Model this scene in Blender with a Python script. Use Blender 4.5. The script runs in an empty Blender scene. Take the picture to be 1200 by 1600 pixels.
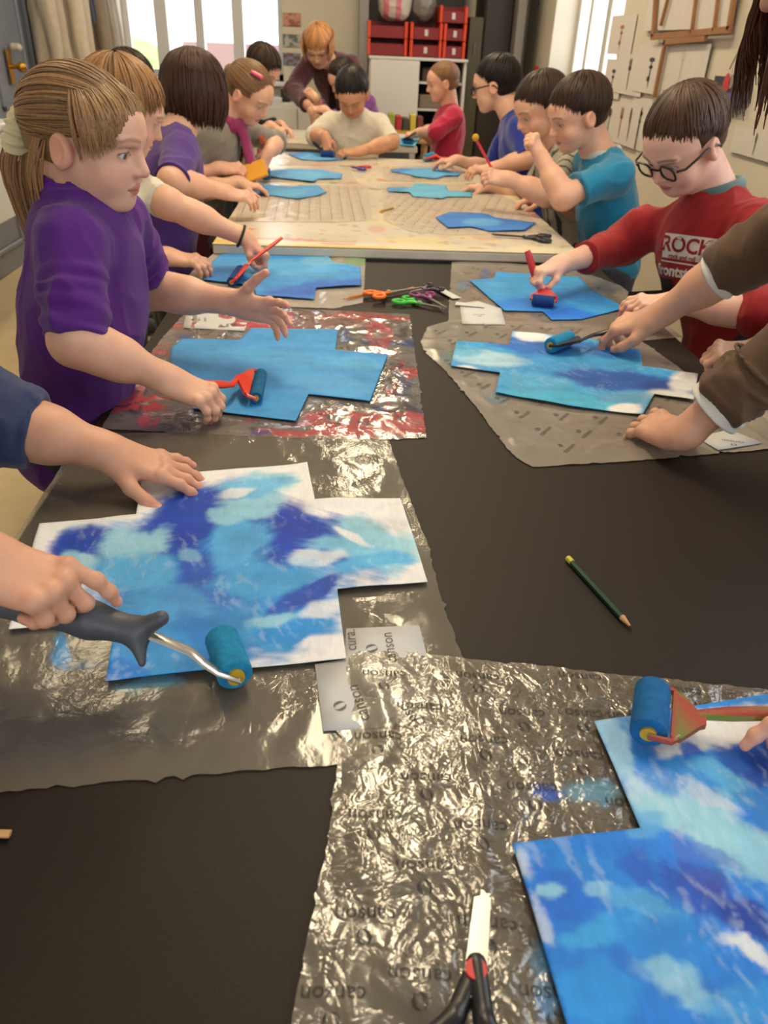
import bpy, math, random
import numpy as np
from mathutils import Vector, Matrix
from mathutils.geometry import delaunay_2d_cdt
from math import sin, cos, pi, radians

# ------------------------------------------------------------------ camera, world, lights, exposure
scn = bpy.context.scene
COL = scn.collection
CAMZ = 1.24
FPX = 1198.0
_roll, _pitch, _yaw = radians(2.5), radians(31.5), radians(3.75)
cF = np.array([sin(_yaw)*cos(_pitch), cos(_yaw)*cos(_pitch), -sin(_pitch)])
_R0 = np.array([cos(_yaw), -sin(_yaw), 0]); _U0 = np.cross(_R0, cF)
cR = _R0*cos(_roll)+_U0*sin(_roll); cU = np.cross(cR, cF)
cam = bpy.data.cameras.new('camera'); camo = bpy.data.objects.new('camera', cam); COL.objects.link(camo)
cam.sensor_fit = 'VERTICAL'; cam.sensor_height = 24; cam.sensor_width = 18; cam.lens = 24*FPX/1600
cam.clip_start = .02; cam.clip_end = 100
camo.matrix_world = Matrix(((cR[0], cU[0], -cF[0], 0), (cR[1], cU[1], -cF[1], 0), (cR[2], cU[2], -cF[2], CAMZ), (0, 0, 0, 1)))
cam.dof.use_dof = True; cam.dof.focus_distance = .95; cam.dof.aperture_fstop = 5.5
scn.camera = camo
scn.view_settings.view_transform = 'Standard'; scn.view_settings.look = 'None'
scn.view_settings.gamma = 1; scn.view_settings.use_curve_mapping = False
scn.view_settings.exposure = 0.38
scn.cycles.use_denoising = True
scn.cycles.max_bounces = 8; scn.cycles.diffuse_bounces = 3; scn.cycles.glossy_bounces = 3
scn.cycles.transparent_max_bounces = 16; scn.cycles.transmission_bounces = 4
scn.cycles.caustics_reflective = False; scn.cycles.caustics_refractive = False
scn.cycles.sample_clamp_indirect = 6
w = bpy.data.worlds.new('sky'); scn.world = w; w.use_nodes = True
w.node_tree.nodes['Background'].inputs[0].default_value = (.95, .97, 1, 1)
w.node_tree.nodes['Background'].inputs[1].default_value = 3.6
def area(name, loc, rot, sx, sy, power, col=(1, 1, 1)):
    l = bpy.data.lights.new(name, 'AREA'); l.shape = 'RECTANGLE'; l.size = sx; l.size_y = sy; l.energy = power; l.color = col
    o = bpy.data.objects.new(name, l); COL.objects.link(o); o.location = loc; o.rotation_euler = rot
    return o
LAMPS = [((.17, 2.1), 24), ((.17, 4.9), 22), ((-1.2, 3.6), 8)]

rng = np.random.default_rng(7); random.seed(7)
V3 = lambda *a: np.array(a, dtype=float)
def W(px, py, x=None, y=None, z=None):
    """the point of the room seen at a pixel of the photograph, on a chosen plane of the room"""
    d = cF+cR*(px-600)/FPX-cU*(py-800)/FPX
    t = x/d[0] if x is not None else y/d[1] if y is not None else (z-CAMZ)/d[2]
    return V3(0, 0, CAMZ)+d*t
def unit(v): v = np.asarray(v, float); return v/max(1e-9, np.linalg.norm(v))
def lin(c):
    c = np.asarray(c, float)/255.0
    return np.where(c <= .04045, c/12.92, ((c+.055)/1.055)**2.4)

# ------------------------------------------------------------------ tagging and mesh helpers
def tag(o, label=None, cat=None, group=None, kind=None):
    if label: o['label'] = label
    if cat: o['category'] = cat
    if group: o['group'] = group
    if kind: o['kind'] = kind
    return o
def empty(name, loc=(0, 0, 0)):
    o = bpy.data.objects.new(name, None); COL.objects.link(o); o.location = loc; o.empty_display_size = .05
    return o
def mesh_obj(name, v, f, mat, parent=None, smooth=True, col=None):
    """v, f in room coordinates; the object's origin stays with its parent"""
    me = bpy.data.meshes.new(name)
    v = np.asarray(v, dtype=np.float64)
    if isinstance(f, np.ndarray):
        n, k = f.shape
        me.vertices.add(len(v)); me.vertices.foreach_set('co', v.astype(np.float32).ravel())
        me.loops.add(n*k); me.loops.foreach_set('vertex_index', f.astype(np.int32).ravel())
        me.polygons.add(n); me.polygons.foreach_set('loop_start', np.arange(0, n*k, k, dtype=np.int32))
        me.polygons.foreach_set('loop_total', np.full(n, k, dtype=np.int32))
        me.update(calc_edges=True); me.validate()
    else:
        me.from_pydata([tuple(p) for p in v], [], f); me.update()
    if smooth: me.polygons.foreach_set('use_smooth', np.ones(len(me.polygons), dtype=bool))
    if col is not None:
        a = me.color_attributes.new('Col', 'FLOAT_COLOR', 'POINT')
        c = np.ones((len(v), 4), dtype=np.float32); c[:, :col.shape[1]] = col
        a.data.foreach_set('color', c.ravel())
    if mat: me.materials.append(mat)
    o = bpy.data.objects.new(name, me); COL.objects.link(o)
    if parent:
        o.parent = parent
        T = Matrix.Identity(4); q = parent
        while q: T = q.matrix_basis @ T; q = q.parent
        o.matrix_parent_inverse = T.inverted()
    return o
class MB:
    """collects simple solids into one mesh"""
    def __init__(s): s.v = []; s.f = []; s.c = []; s.cur = None
    def add(s, v, f):
        n = len(s.v); s.v += [tuple(p) for p in v]; s.f += [tuple(i+n for i in q) for q in f]
        s.c += [s.cur if s.cur is not None else (1, 1, 1)]*len(v); return s
    def box(s, lo, hi, M=None, b=0):
        x0, y0, z0 = lo; x1, y1, z1 = hi
        if b:
            b = min(b, (x1-x0)*.45, (y1-y0)*.45, (z1-z0)*.45)
            v = []
            for z, i in ((z0, b), (z0+b, 0), (z1-b, 0), (z1, b)):
                for (cx, cy, sx, sy) in ((x0, y0, 1, 1), (x1, y0, -1, 1), (x1, y1, -1, -1), (x0, y1, 1, -1)):
                    a = [(cx+sx*(i+b), cy+sy*i), (cx+sx*i, cy+sy*(i+b))]
                    if (sx*sy) > 0: a = a[::-1]
                    v += [(p[0], p[1], z) for p in a]
            f = [tuple(range(7, -1, -1)), tuple(range(24, 32))]
            for r in range(3):
                for k in range(8): f.append((r*8+k, r*8+(k+1) % 8, (r+1)*8+(k+1) % 8, (r+1)*8+k))
        else:
            v = [(x, y, z) for z in (z0, z1) for x, y in ((x0, y0), (x1, y0), (x1, y1), (x0, y1))]
            f = [(3, 2, 1, 0), (4, 5, 6, 7), (0, 1, 5, 4), (1, 2, 6, 5), (2, 3, 7, 6), (3, 0, 4, 7)]
        if M is not None: v = [tuple(np.asarray(M[0])+np.asarray(M[1])@np.array(p)) for p in v]
        return s.add(v, f)
    def tube(s, pts, r, n=10, caps=True, flat=None, up=None):
        pts = [np.asarray(p, float) for p in pts]; rs = r if hasattr(r, '__len__') else [r]*len(pts)
        v = []; f = []; pu = None
        for i, p in enumerate(pts):
            t = unit(pts[min(i+1, len(pts)-1)]-pts[max(i-1, 0)])
            a = np.asarray(up, float) if up is not None else (pu if pu is not None else (V3(0, 0, 1) if abs(t[2]) < .9 else V3(1, 0, 0)))
            u = unit(a-t*(a@t)); q = np.cross(t, u); pu = u
            for k in range(n):
                w_ = 2*pi*k/n
                v.append(p+rs[i]*(cos(w_)*u*(flat or 1)+sin(w_)*q))
        for i in range(len(pts)-1):
            for k in range(n): f.append((i*n+k, i*n+(k+1) % n, (i+1)*n+(k+1) % n, (i+1)*n+k))
        if caps: f += [tuple(range(n-1, -1, -1)), tuple(range((len(pts)-1)*n, len(pts)*n))]
        return s.add(v, f)
    def prism(s, poly, z0, z1, M=None):
        n = len(poly); v = [(p[0], p[1], z0) for p in poly]+[(p[0], p[1], z1) for p in poly]
        f = [tuple(range(n-1, -1, -1)), tuple(range(n, 2*n))]+[(k, (k+1) % n, n+(k+1) % n, n+k) for k in range(n)]
        if M is not None: v = [tuple(np.asarray(M[0])+np.asarray(M[1])@np.array(p)) for p in v]
        return s.add(v, f)
    def ball(s, c, r, nu=14, nv=9, M=None):
        c = np.asarray(c, float); r = np.asarray(r if hasattr(r, '__len__') else (r, r, r), float); v = []; f = []
        for j in range(nv+1):
            for i in range(nu):
                a, b = 2*pi*i/nu, pi*j/nv
                q = r*V3(cos(a)*sin(b), sin(a)*sin(b), cos(b)); v.append(c+(q if M is None else M@q))
        for j in range(nv):
            for i in range(nu): f.append((j*nu+i, (j+1)*nu+i, (j+1)*nu+(i+1) % nu, j*nu+(i+1) % nu))
        return s.add(v, f)
    def build(s, name, mat, parent=None, smooth=False, **kw):
        col = np.array(s.c) if s.cur is not None else None
        o = mesh_obj(name, s.v, s.f, mat, parent, smooth=False, col=col)
        if smooth:
            o.data.polygons.foreach_set('use_smooth', np.ones(len(o.data.polygons), dtype=bool))
            try: o.data.set_sharp_from_angle(angle=radians(40))
            except Exception: pass
        return o
def frame(c, x, z):
    """origin and 3x3 matrix whose columns are the local axes"""
    x = unit(x); z = np.asarray(z, float); z = unit(z-x*(z@x)); return (np.asarray(c, float), np.column_stack([x, np.cross(z, x), z]))

# ------------------------------------------------------------------ noise
def _h(ix, iy, iz, s): 
    n = (ix.astype(np.int64)*374761393+iy.astype(np.int64)*668265263+iz.astype(np.int64)*2147483647+s*974634777) & 0xffffffff
    n = ((n ^ (n >> 13))*1274126177) & 0xffffffff
    return ((n ^ (n >> 16)) & 0xffffff)/float(0xffffff)
def vn3(p, s=0):
    i = np.floor(p); f = p-i; f = f*f*(3-2*f); i = i.astype(np.int64); r = 0
    for a in (0, 1):
        for b in (0, 1):
            for c in (0, 1):
                wgt = (f[:, 0] if a else 1-f[:, 0])*(f[:, 1] if b else 1-f[:, 1])*(f[:, 2] if c else 1-f[:, 2])
                r = r+wgt*_h(i[:, 0]+a, i[:, 1]+b, i[:, 2]+c, s)
    return r
def vn2(x, y, s=0):
    ix = np.floor(x); iy = np.floor(y); fx = x-ix; fy = y-iy; fx = fx*fx*(3-2*fx); fy = fy*fy*(3-2*fy)
    ix = ix.astype(np.int64); iy = iy.astype(np.int64); z = np.zeros_like(ix)
    return (_h(ix, iy, z, s)*(1-fx)+_h(ix+1, iy, z, s)*fx)*(1-fy)+(_h(ix, iy+1, z, s)*(1-fx)+_h(ix+1, iy+1, z, s)*fx)*fy
def fbm2(x, y, s=0, o=4):
    r = 0; a = .5; t = 0
    for k in range(o): r = r+a*vn2(x, y, s+k*17); t += a; a *= .5; x = x*2.03+5.1; y = y*2.03+1.7
    return r/t
def sstep(a, b, x): t = np.clip((x-a)/(b-a), 0, 1); return t*t*(3-2*t)

# ------------------------------------------------------------------ materials
MATS = {}
def nodes(m): return m.node_tree.nodes, m.node_tree.links
def mat(name, c=(200, 200, 200), rough=.6, metal=0, vary=0, vscale=20, bump=0, bscale=200, vc=False, sheen=0, spec=.5, stretch=None, sss=0, emit=0, coat=0):
    if name in MATS: return MATS[name]
    m = bpy.data.materials.new(name); m.use_nodes = True; N, L = nodes(m); b = N['Principled BSDF']; MATS[name] = m
    b.inputs['Roughness'].default_value = rough; b.inputs['Metallic'].default_value = metal
    b.inputs['Specular IOR Level'].default_value = spec
    if sheen: b.inputs['Sheen Weight'].default_value = sheen; b.inputs['Sheen Roughness'].default_value = .5
    if coat: b.inputs['Coat Weight'].default_value = coat; b.inputs['Coat Roughness'].default_value = .15
    if sss: b.inputs['Subsurface Weight'].default_value = sss; b.inputs['Subsurface Radius'].default_value = (.012, .005, .003); b.inputs['Subsurface Scale'].default_value = 1
    col = tuple(lin(c))+(1,)
    b.inputs['Base Color'].default_value = col
    if emit: b.inputs['Emission Color'].default_value = col; b.inputs['Emission Strength'].default_value = emit
    tc = N.new('ShaderNodeTexCoord')
    src = tc.outputs['Object']
    if stretch:
        mp = N.new('ShaderNodeMapping'); mp.inputs['Scale'].default_value = stretch; L.new(src, mp.inputs[0]); src = mp.outputs[0]
    base = None
    if vc:
        a = N.new('ShaderNodeVertexColor'); a.layer_name = 'Col'; base = a.outputs[0]
        L.new(base, b.inputs['Base Color'])
    if vary:
        n = N.new('ShaderNodeTexNoise'); n.inputs['Scale'].default_value = vscale; n.inputs['Detail'].default_value = 4; L.new(src, n.inputs['Vector'])
        r = N.new('ShaderNodeMapRange'); r.inputs[1].default_value = .3; r.inputs[2].default_value = .7; r.inputs[3].default_value = 1-vary; r.inputs[4].default_value = 1+vary*.6
        L.new(n.outputs['Fac'], r.inputs[0])
        mx = N.new('ShaderNodeMix'); mx.data_type = 'RGBA'; mx.blend_type = 'MULTIPLY'; mx.inputs[0].default_value = 1
        if base is None: mx.inputs[6].default_value = col
        else: L.new(base, mx.inputs[6])
        L.new(r.outputs[0], mx.inputs[7]); L.new(mx.outputs[2], b.inputs['Base Color'])
    if bump:
        n = N.new('ShaderNodeTexNoise'); n.inputs['Scale'].default_value = bscale; n.inputs['Detail'].default_value = 3; L.new(src, n.inputs['Vector'])
        bp = N.new('ShaderNodeBump'); bp.inputs['Strength'].default_value = bump; bp.inputs['Distance'].default_value = .002
        L.new(n.outputs['Fac'], bp.inputs['Height']); L.new(bp.outputs[0], b.inputs['Normal'])
    return m
def plastic_mat(name, haze=.16, crinkle=1.0, tint=(205, 192, 172), rough=.12, scale=1.0, gl_=1.2, calm=(.42, .58), mscale=5):
    """thin clear film: see-through, a little milky, crinkled and glossy, with dried paint where Col alpha says so"""
    m = bpy.data.materials.new(name); m.use_nodes = True; N, L = nodes(m); MATS[name] = m
    N.remove(N['Principled BSDF']); out = N['Material Output']
    tc = N.new('ShaderNodeTexCoord')
    def noise(sc, det, dist=0, st=(1, 1, 1)):
        mp = N.new('ShaderNodeMapping'); mp.inputs['Scale'].default_value = st; L.new(tc.outputs['Object'], mp.inputs[0])
        n = N.new('ShaderNodeTexNoise'); n.inputs['Scale'].default_value = sc*scale; n.inputs['Detail'].default_value = det; n.inputs['Distortion'].default_value = dist
        L.new(mp.outputs[0], n.inputs['Vector']); return n.outputs['Fac']
    def math_(op, a, b=None, v=None):
        q = N.new('ShaderNodeMath'); q.operation = op
        L.new(a, q.inputs[0])
        if b is not None: L.new(b, q.inputs[1])
        if v is not None: q.inputs[1].default_value = v
        return q.outputs[0]
    def ridge(src):
        a = math_('SUBTRACT', src, v=.5); a = math_('ABSOLUTE', a); return math_('MULTIPLY', a, v=2)
    r1 = ridge(noise(26, 2, 1.2, (1, .8, 1))); r2 = ridge(noise(60, 3, .8, (1, 1.2, 1))); r3 = ridge(noise(9, 2, .4, (1.6, .7, 1)))
    h = math_('ADD', math_('MULTIPLY', r1, v=.75), math_('MULTIPLY', r2, v=.32)); h = math_('ADD', h, math_('MULTIPLY', r3, v=1.6))
    cm = N.new('ShaderNodeMapRange'); cm.interpolation_type = 'SMOOTHSTEP'; L.new(noise(mscale/scale, 2, .6), cm.inputs[0]); cm.inputs[1].default_value = calm[0]; cm.inputs[2].default_value = calm[1]; cm.inputs[3].default_value = .22; cm.inputs[4].default_value = 1
    h = math_('MULTIPLY', h, cm.outputs[0])
    bp = N.new('ShaderNodeBump'); bp.inputs['Strength'].default_value = min(1, .75*crinkle); bp.inputs['Distance'].default_value = .006*crinkle; L.new(h, bp.inputs['Height'])
    gl = N.new('ShaderNodeBsdfGlossy'); gl.inputs['Roughness'].default_value = rough; gl.inputs['Color'].default_value = (1, 1, 1, 1); L.new(bp.outputs[0], gl.inputs['Normal'])
    fr = N.new('ShaderNodeFresnel'); fr.inputs['IOR'].default_value = 1.75; L.new(bp.outputs[0], fr.inputs['Normal'])
    frm = math_('MULTIPLY', fr.outputs[0], v=gl_)
    tr = N.new('ShaderNodeBsdfTransparent'); tr.inputs['Color'].default_value = (.95, .945, .93, 1)
    df = N.new('ShaderNodeBsdfDiffuse'); df.inputs['Color'].default_value = tuple(lin(tint))+(1,); L.new(bp.outputs[0], df.inputs['Normal'])
    m1 = N.new('ShaderNodeMixShader'); m1.inputs[0].default_value = haze; L.new(tr.outputs[0], m1.inputs[1]); L.new(df.outputs[0], m1.inputs[2])
    vc = N.new('ShaderNodeVertexColor'); vc.layer_name = 'Col'
    pd = N.new('ShaderNodeBsdfDiffuse'); L.new(vc.outputs[0], pd.inputs['Color'])
    m2 = N.new('ShaderNodeMixShader'); L.new(vc.outputs[1], m2.inputs[0]); L.new(m1.outputs[0], m2.inputs[1]); L.new(pd.outputs[0], m2.inputs[2])
    m3 = N.new('ShaderNodeMixShader'); L.new(frm, m3.inputs[0]); L.new(m2.outputs[0], m3.inputs[1]); L.new(gl.outputs[0], m3.inputs[2])
    L.new(m3.outputs[0], out.inputs['Surface'])
    return m
def paint_mat(name, rough=.45, streak=(6, 1, 1), sc=90, coat=.0):
    m = mat(name, rough=rough, vc=True, vary=.05, vscale=sc, stretch=streak, bump=.25, bscale=260, spec=.4)
    return m

black_p = mat('black_plastic', (28, 28, 32), .35)
# ------------------------------------------------------------------ flat sheets cut to an outline
def inside(poly, x, y):
    c = np.zeros(x.shape, bool); n = len(poly)
    for i in range(n):
        x1, y1 = poly[i]; x2, y2 = poly[(i+1) % n]
        if y1 == y2: continue
        q = ((y1 > y) != (y2 > y)) & (x < (x2-x1)*(y-y1)/(y2-y1)+x1); c ^= q
    return c
def edge_dist(poly, x, y):
    d = np.full(x.shape, 1e9); n = len(poly)
    for i in range(n):
        a = np.array(poly[i]); b = np.array(poly[(i+1) % n]); ab = b-a
        t = np.clip(((x-a[0])*ab[0]+(y-a[1])*ab[1])/max(1e-12, ab@ab), 0, 1)
        d = np.minimum(d, np.hypot(x-a[0]-t*ab[0], y-a[1]-t*ab[1]))
    return d
def px_of(x, y, z):
    v = np.stack([x, y, z-CAMZ], 1); f = v@cF
    return 600+FPX*(v@cR)/f, 800-FPX*(v@cU)/f
def sheet(name, poly, step, zf, m, colf=None, rag=0, thick=0, parent=None, seed=1):
    """poly: outline in table coordinates; zf(x,y,edge distance) height; colf(px,py,x,y,edge) colours"""
    pts = []
    r = np.random.default_rng(seed)
    for i in range(len(poly)):
        a = np.array(poly[i]); b = np.array(poly[(i+1) % len(poly)]); L_ = np.linalg.norm(b-a); n = max(1, int(L_/step)); nr = np.array([-(b-a)[1], (b-a)[0]])/max(L_, 1e-9)
        for k in range(n):
            p = a+(b-a)*k/n
            if rag and k: p = p+nr*(r.random()-.5)*2*rag*(1+3*(r.random() > .93))
            pts.append(p)
    nb = len(pts); P = np.array(pts)
    xs = np.arange(P[:, 0].min(), P[:, 0].max(), step); ys = np.arange(P[:, 1].min(), P[:, 1].max(), step)
    X, Y = np.meshgrid(xs, ys); X = X.copy(); X[1::2] += step*.5; X = X.ravel(); Y = Y.ravel()
    k = inside(pts, X, Y); X = X[k]; Y = Y[k]; k = edge_dist(poly, X, Y) > step*.6+rag*2; X = X[k]; Y = Y[k]
    allp = [Vector(p) for p in pts]+[Vector((a, b)) for a, b in zip(X, Y)]
    vo, eo, fo, _, _, _ = delaunay_2d_cdt(allp, [(i, (i+1) % nb) for i in range(nb)], [], 1, 1e-7)
    v = np.array([(p.x, p.y) for p in vo]); e = edge_dist(poly, v[:, 0], v[:, 1])
    z = zf(v[:, 0], v[:, 1], e)
    col = None
    if colf is not None:
        px, py = px_of(v[:, 0], v[:, 1], z); col = colf(px, py, v[:, 0], v[:, 1], e)
    f = np.array([q for q in fo if len(q) == 3], dtype=np.int32)
    a = v[f[:, 1]]-v[f[:, 0]]; b = v[f[:, 2]]-v[f[:, 0]]; flip = (a[:, 0]*b[:, 1]-a[:, 1]*b[:, 0]) < 0
    f[flip] = f[flip][:, ::-1]
    o = mesh_obj(name, np.column_stack([v, z]), f, m, parent, col=col)
    if thick:
        sm = o.modifiers.new('thickness', 'SOLIDIFY'); sm.thickness = thick; sm.offset = -1
    return o
def tp(pts, z): return [tuple(W(a, b, z=z)[:2]) for a, b in pts]
def blobs(px, py, base, lst, seed, warp=26, wsc=.018, alpha0=1.0, soft=.27):
    """lay soft brushed patches of paint, in order, over a base; returns rgba"""
    n = len(px); c = np.ones((n, 4)); c[:, :3] = lin(base) if not isinstance(base, np.ndarray) else base; c[:, 3] = alpha0
    for i, (x, y, rx, ry, an, rgb, al) in enumerate(lst):
        wx = px+(fbm2(px*wsc, py*wsc, seed+i*3)-.5)*2*warp*min(1, rx/50+.2); wy = py+(fbm2(px*wsc+9, py*wsc, seed+i*3+1)-.5)*2*warp*min(1, ry/30+.2)
        a = radians(an); dx = wx-x; dy = wy-y; u = (dx*cos(a)+dy*sin(a))/rx; q = (-dx*sin(a)+dy*cos(a))/ry
        d = np.sqrt(u*u+q*q)
        br = (fbm2((px*cos(a)+py*sin(a))*.03, (-px*sin(a)+py*cos(a))*.22, seed+50+i, 3)-.5)*.36
        m = (1-sstep(1-soft, 1+soft, d+br))*al
        c[:, :3] = c[:, :3]*(1-m[:, None])+lin(rgb)*m[:, None]
        c[:, 3] = np.maximum(c[:, 3], m) if alpha0 < 1 else c[:, 3]
    return c
DEEP = (0, 58, 180); ROY = (22, 95, 210); MID = (40, 140, 220); SKY = (85, 175, 232); PALE = (150, 208, 230); WHT = (244, 242, 245)

# ------------------------------------------------------------------ smooth solids (for bodies and cloth)
def smin(a, b, k):
    h = np.maximum(k-np.abs(a-b), 0)/k
    return np.minimum(a, b)-h*h*k*.25
class Solid:
    def __init__(s): s.p = []
    def cap(s, a, b, r1, r2=None, k=.01, n=None, f=1.0, cut=False, cut0=False, op='u'):
        """rounded cone a-b; flattened f times along n; cut: flat end at b"""
        a = np.asarray(a, float); b = np.asarray(b, float); r2 = r1 if r2 is None else r2
        n = None if n is None else unit(n)
        def d(p):
            q = p-a; ba = b-a
            if n is not None:
                q = q+(f-1)*(q@n)[..., None]*n; ba = ba+(f-1)*(ba@n)*n
            t = np.clip((q@ba)/max(1e-12, ba@ba), 0, 1)
            r = np.sqrt(np.maximum(((q-t[..., None]*ba)**2).sum(-1), 0))-(r1+(r2-r1)*t)
            if cut: u = unit(b-a); r = np.maximum(r, (p-b)@u)
            if cut0: u = unit(a-b); r = np.maximum(r, (p-a)@u)
            return r if n is None else r/max(1, f**.5)
        R = max(r1, r2); s.p.append((op, k, d, np.minimum(a, b)-R, np.maximum(a, b)+R)); return s
    def ell(s, c, r, M=None, k=.01, op='u'):
        c = np.asarray(c, float); r = np.asarray(r, float); M = np.eye(3) if M is None else np.asarray(M)
        def d(p):
            q = (p-c)@M; k0 = np.sqrt(((q/r)**2).sum(-1)); k1 = np.sqrt(((q/(r*r))**2).sum(-1))
            return np.where(k1 > 1e-6, k0*(k0-1)/np.maximum(k1, 1e-6), -r.min())
        R = r.max(); s.p.append((op, k, d, c-R, c+R)); return s
    def torus(s, c, n, R, r, k=.004, f=1.0, M=None, rz=None):
        c = np.asarray(c, float); n = unit(n)
        a = unit(np.cross(n, V3(0, 0, 1) if abs(n[2]) < .9 else V3(1, 0, 0))) if M is None else unit(M)
        b = np.cross(n, a); rz = rz or r
        def d(p):
            q = p-c; z = q@n; x = q@a; y = (q@b)*f
            return np.sqrt((np.hypot(x, y)-R)**2+(z*r/rz)**2)-r
        s.p.append(('u', k, d, c-R-r, c+R+r)); return s
    def plane(s, c, n, k=.002):
        c = np.asarray(c, float); n = unit(n); s.p.append(('i', k, lambda p: (p-c)@n, None, None)); return s
    def mesh(s, h, disp=None, amp=0, pad=None):
        kp = .6*max(q[1] for q in s.p); lo = np.min([q[3] for q in s.p if q[0] == 'u'], 0)-3*h-amp-kp; hi = np.max([q[4] for q in s.p if q[0] == 'u'], 0)+3*h+amp+kp
        B = 8; nb = np.ceil((hi-lo)/(h*B)).astype(int)+1
        g = np.stack(np.meshgrid(*[np.arange(k) for k in nb], indexing='ij'), -1).reshape(-1, 3)
        cen = lo+(g*B+(B-1)/2)*h; hd = h*B*.5*1.7321
        D = []; mn = np.full(len(g), 1e3)
        for op, k, d, _, _ in s.p:
            q = d(cen); D.append(q)
            if op == 'u': mn = np.minimum(mn, q)
        km = max(q[1] for q in s.p)
        act = (mn < hd+2*h+km*1.4+amp) & (mn > -hd-2*h-km*.5-amp)
        # shells carved by subtraction reach inside too
        for (op, k, d, _, _), q in zip(s.p, D):
            if op != 'u': act |= (np.abs(q) < hd+2*h+k) & (mn < hd)
        ai = np.nonzero(act)[0]
        loc = np.stack(np.meshgrid(*[np.arange(B)]*3, indexing='ij'), -1).reshape(-1, 3)*h
        F = np.full((len(ai), B**3), 1e3, dtype=np.float32); org = lo+g[ai]*B*h
        mna = mn[ai]
        for (op, k, d, _, _), q in zip(s.p, D):
            qa = q[ai]
            sel = np.nonzero(qa < mna+2*hd+k+2*h)[0] if op == 'u' else np.nonzero(qa < hd+k+2*h)[0] if op == 's' else np.nonzero(qa > -hd-k-2*h)[0]
            for c0 in range(0, len(sel), 400):
                ss = sel[c0:c0+400]; v = d(org[ss][:, None]+loc[None])
                if op == 'u': F[ss] = smin(F[ss], v, k)
                elif op == 's': F[ss] = -smin(-F[ss], v, k)
                else: F[ss] = -smin(-F[ss], -v, k)
        if disp is not None:
            for c0 in range(0, len(ai), 800):
                P = (org[c0:c0+800][:, None]+loc[None]).reshape(-1, 3)
                near = np.abs(F[c0:c0+800].ravel()) < amp+2*h
                o = np.zeros(len(P)); o[near] = disp(P[near]); F[c0:c0+800] += o.reshape(-1, B**3)
        G = np.full(len(g), 1e3, dtype=np.float32); G[mn < 0] = -1e3
        A = np.repeat(G[:, None], B**3, 1); A[ai] = F
        A = A.reshape(*nb, B, B, B).transpose(0, 3, 1, 4, 2, 5).reshape(nb*B)
        return nets(A, lo, h)
def nets(A, lo, h):
    s = A < 0; nx, ny, nz = A.shape
    c = [s[i:nx-1+i, j:ny-1+j, k:nz-1+k] for i in (0, 1) for j in (0, 1) for k in (0, 1)]
    al = c[0].copy(); an = c[0].copy()
    for q in c[1:]: al &= q; an |= q
    cell = an & ~al; I = np.argwhere(cell); idx = np.full(cell.shape, -1, np.int64); idx[cell] = np.arange(len(I))
    acc = np.zeros((len(I), 3)); cnt = np.zeros(len(I))
    off = np.array([(i, j, k) for i in (0, 1) for j in (0, 1) for k in (0, 1)])
    val = [A[I[:, 0]+o[0], I[:, 1]+o[1], I[:, 2]+o[2]].astype(float) for o in off]
    for a in range(8):
        for b in range(a+1, 8):
            if np.abs(off[a]-off[b]).sum() != 1: continue
            m = (val[a] < 0) != (val[b] < 0)
            t = val[a][m]/(val[a][m]-val[b][m]); t = np.where(np.abs(val[a][m]-val[b][m]) > 500, .5, t)
            acc[m] += off[a]+(off[b]-off[a])*t[:, None]; cnt[m] += 1
    v = lo+(I+acc/cnt[:, None])*h
    Q = []
    for ax in range(3):
        sl0 = [slice(1, n-1) for n in s.shape]; sl1 = list(sl0); sl0[ax] = slice(0, s.shape[ax]-1); sl1[ax] = slice(1, s.shape[ax])
        a = s[tuple(sl0)]; b = s[tuple(sl1)]; E = np.argwhere(a != b)
        pos = a[tuple(E.T)]
        base = np.ones(3, int); base[ax] = 0; E = E+base
        u, w_ = [(1, 2), (2, 0), (0, 1)][ax]
        du = np.zeros(3, int); du[u] = 1; dw = np.zeros(3, int); dw[w_] = 1
        q = np.stack([idx[tuple((E-du-dw).T)], idx[tuple((E-dw).T)], idx[tuple(E.T)], idx[tuple((E-du).T)]], 1)
        q[~pos] = q[~pos][:, ::-1]; Q.append(q)
    Q = np.concatenate(Q); Q = Q[(Q >= 0).all(1)]
    return v, Q
def folds(seed, amp, sc=22, axis=None, stretch=.35):
    """cloth folds as a displacement of the surface"""
    ax = None if axis is None else unit(axis)
    def f(p):
        q = p if ax is None else p-(1-stretch)*(p@ax)[:, None]*ax
        wv = vn3(q*sc*.5, seed)
        r = 1-np.abs(2*vn3(q*sc+wv[:, None]*1.5, seed+5)-1)
        r2 = 1-np.abs(2*vn3(q*sc*2.1+7, seed+9)-1)
        return amp*(1.0-1.3*r**2-.4*r2**2)
    return f
def joinm(parts):
    V = []; F = []; C = []; n = 0
    for v, f, c in parts:
        V.append(v); F.append(f+n); C.append(c); n += len(v)
    return np.concatenate(V), np.concatenate(F), np.concatenate(C)

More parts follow.
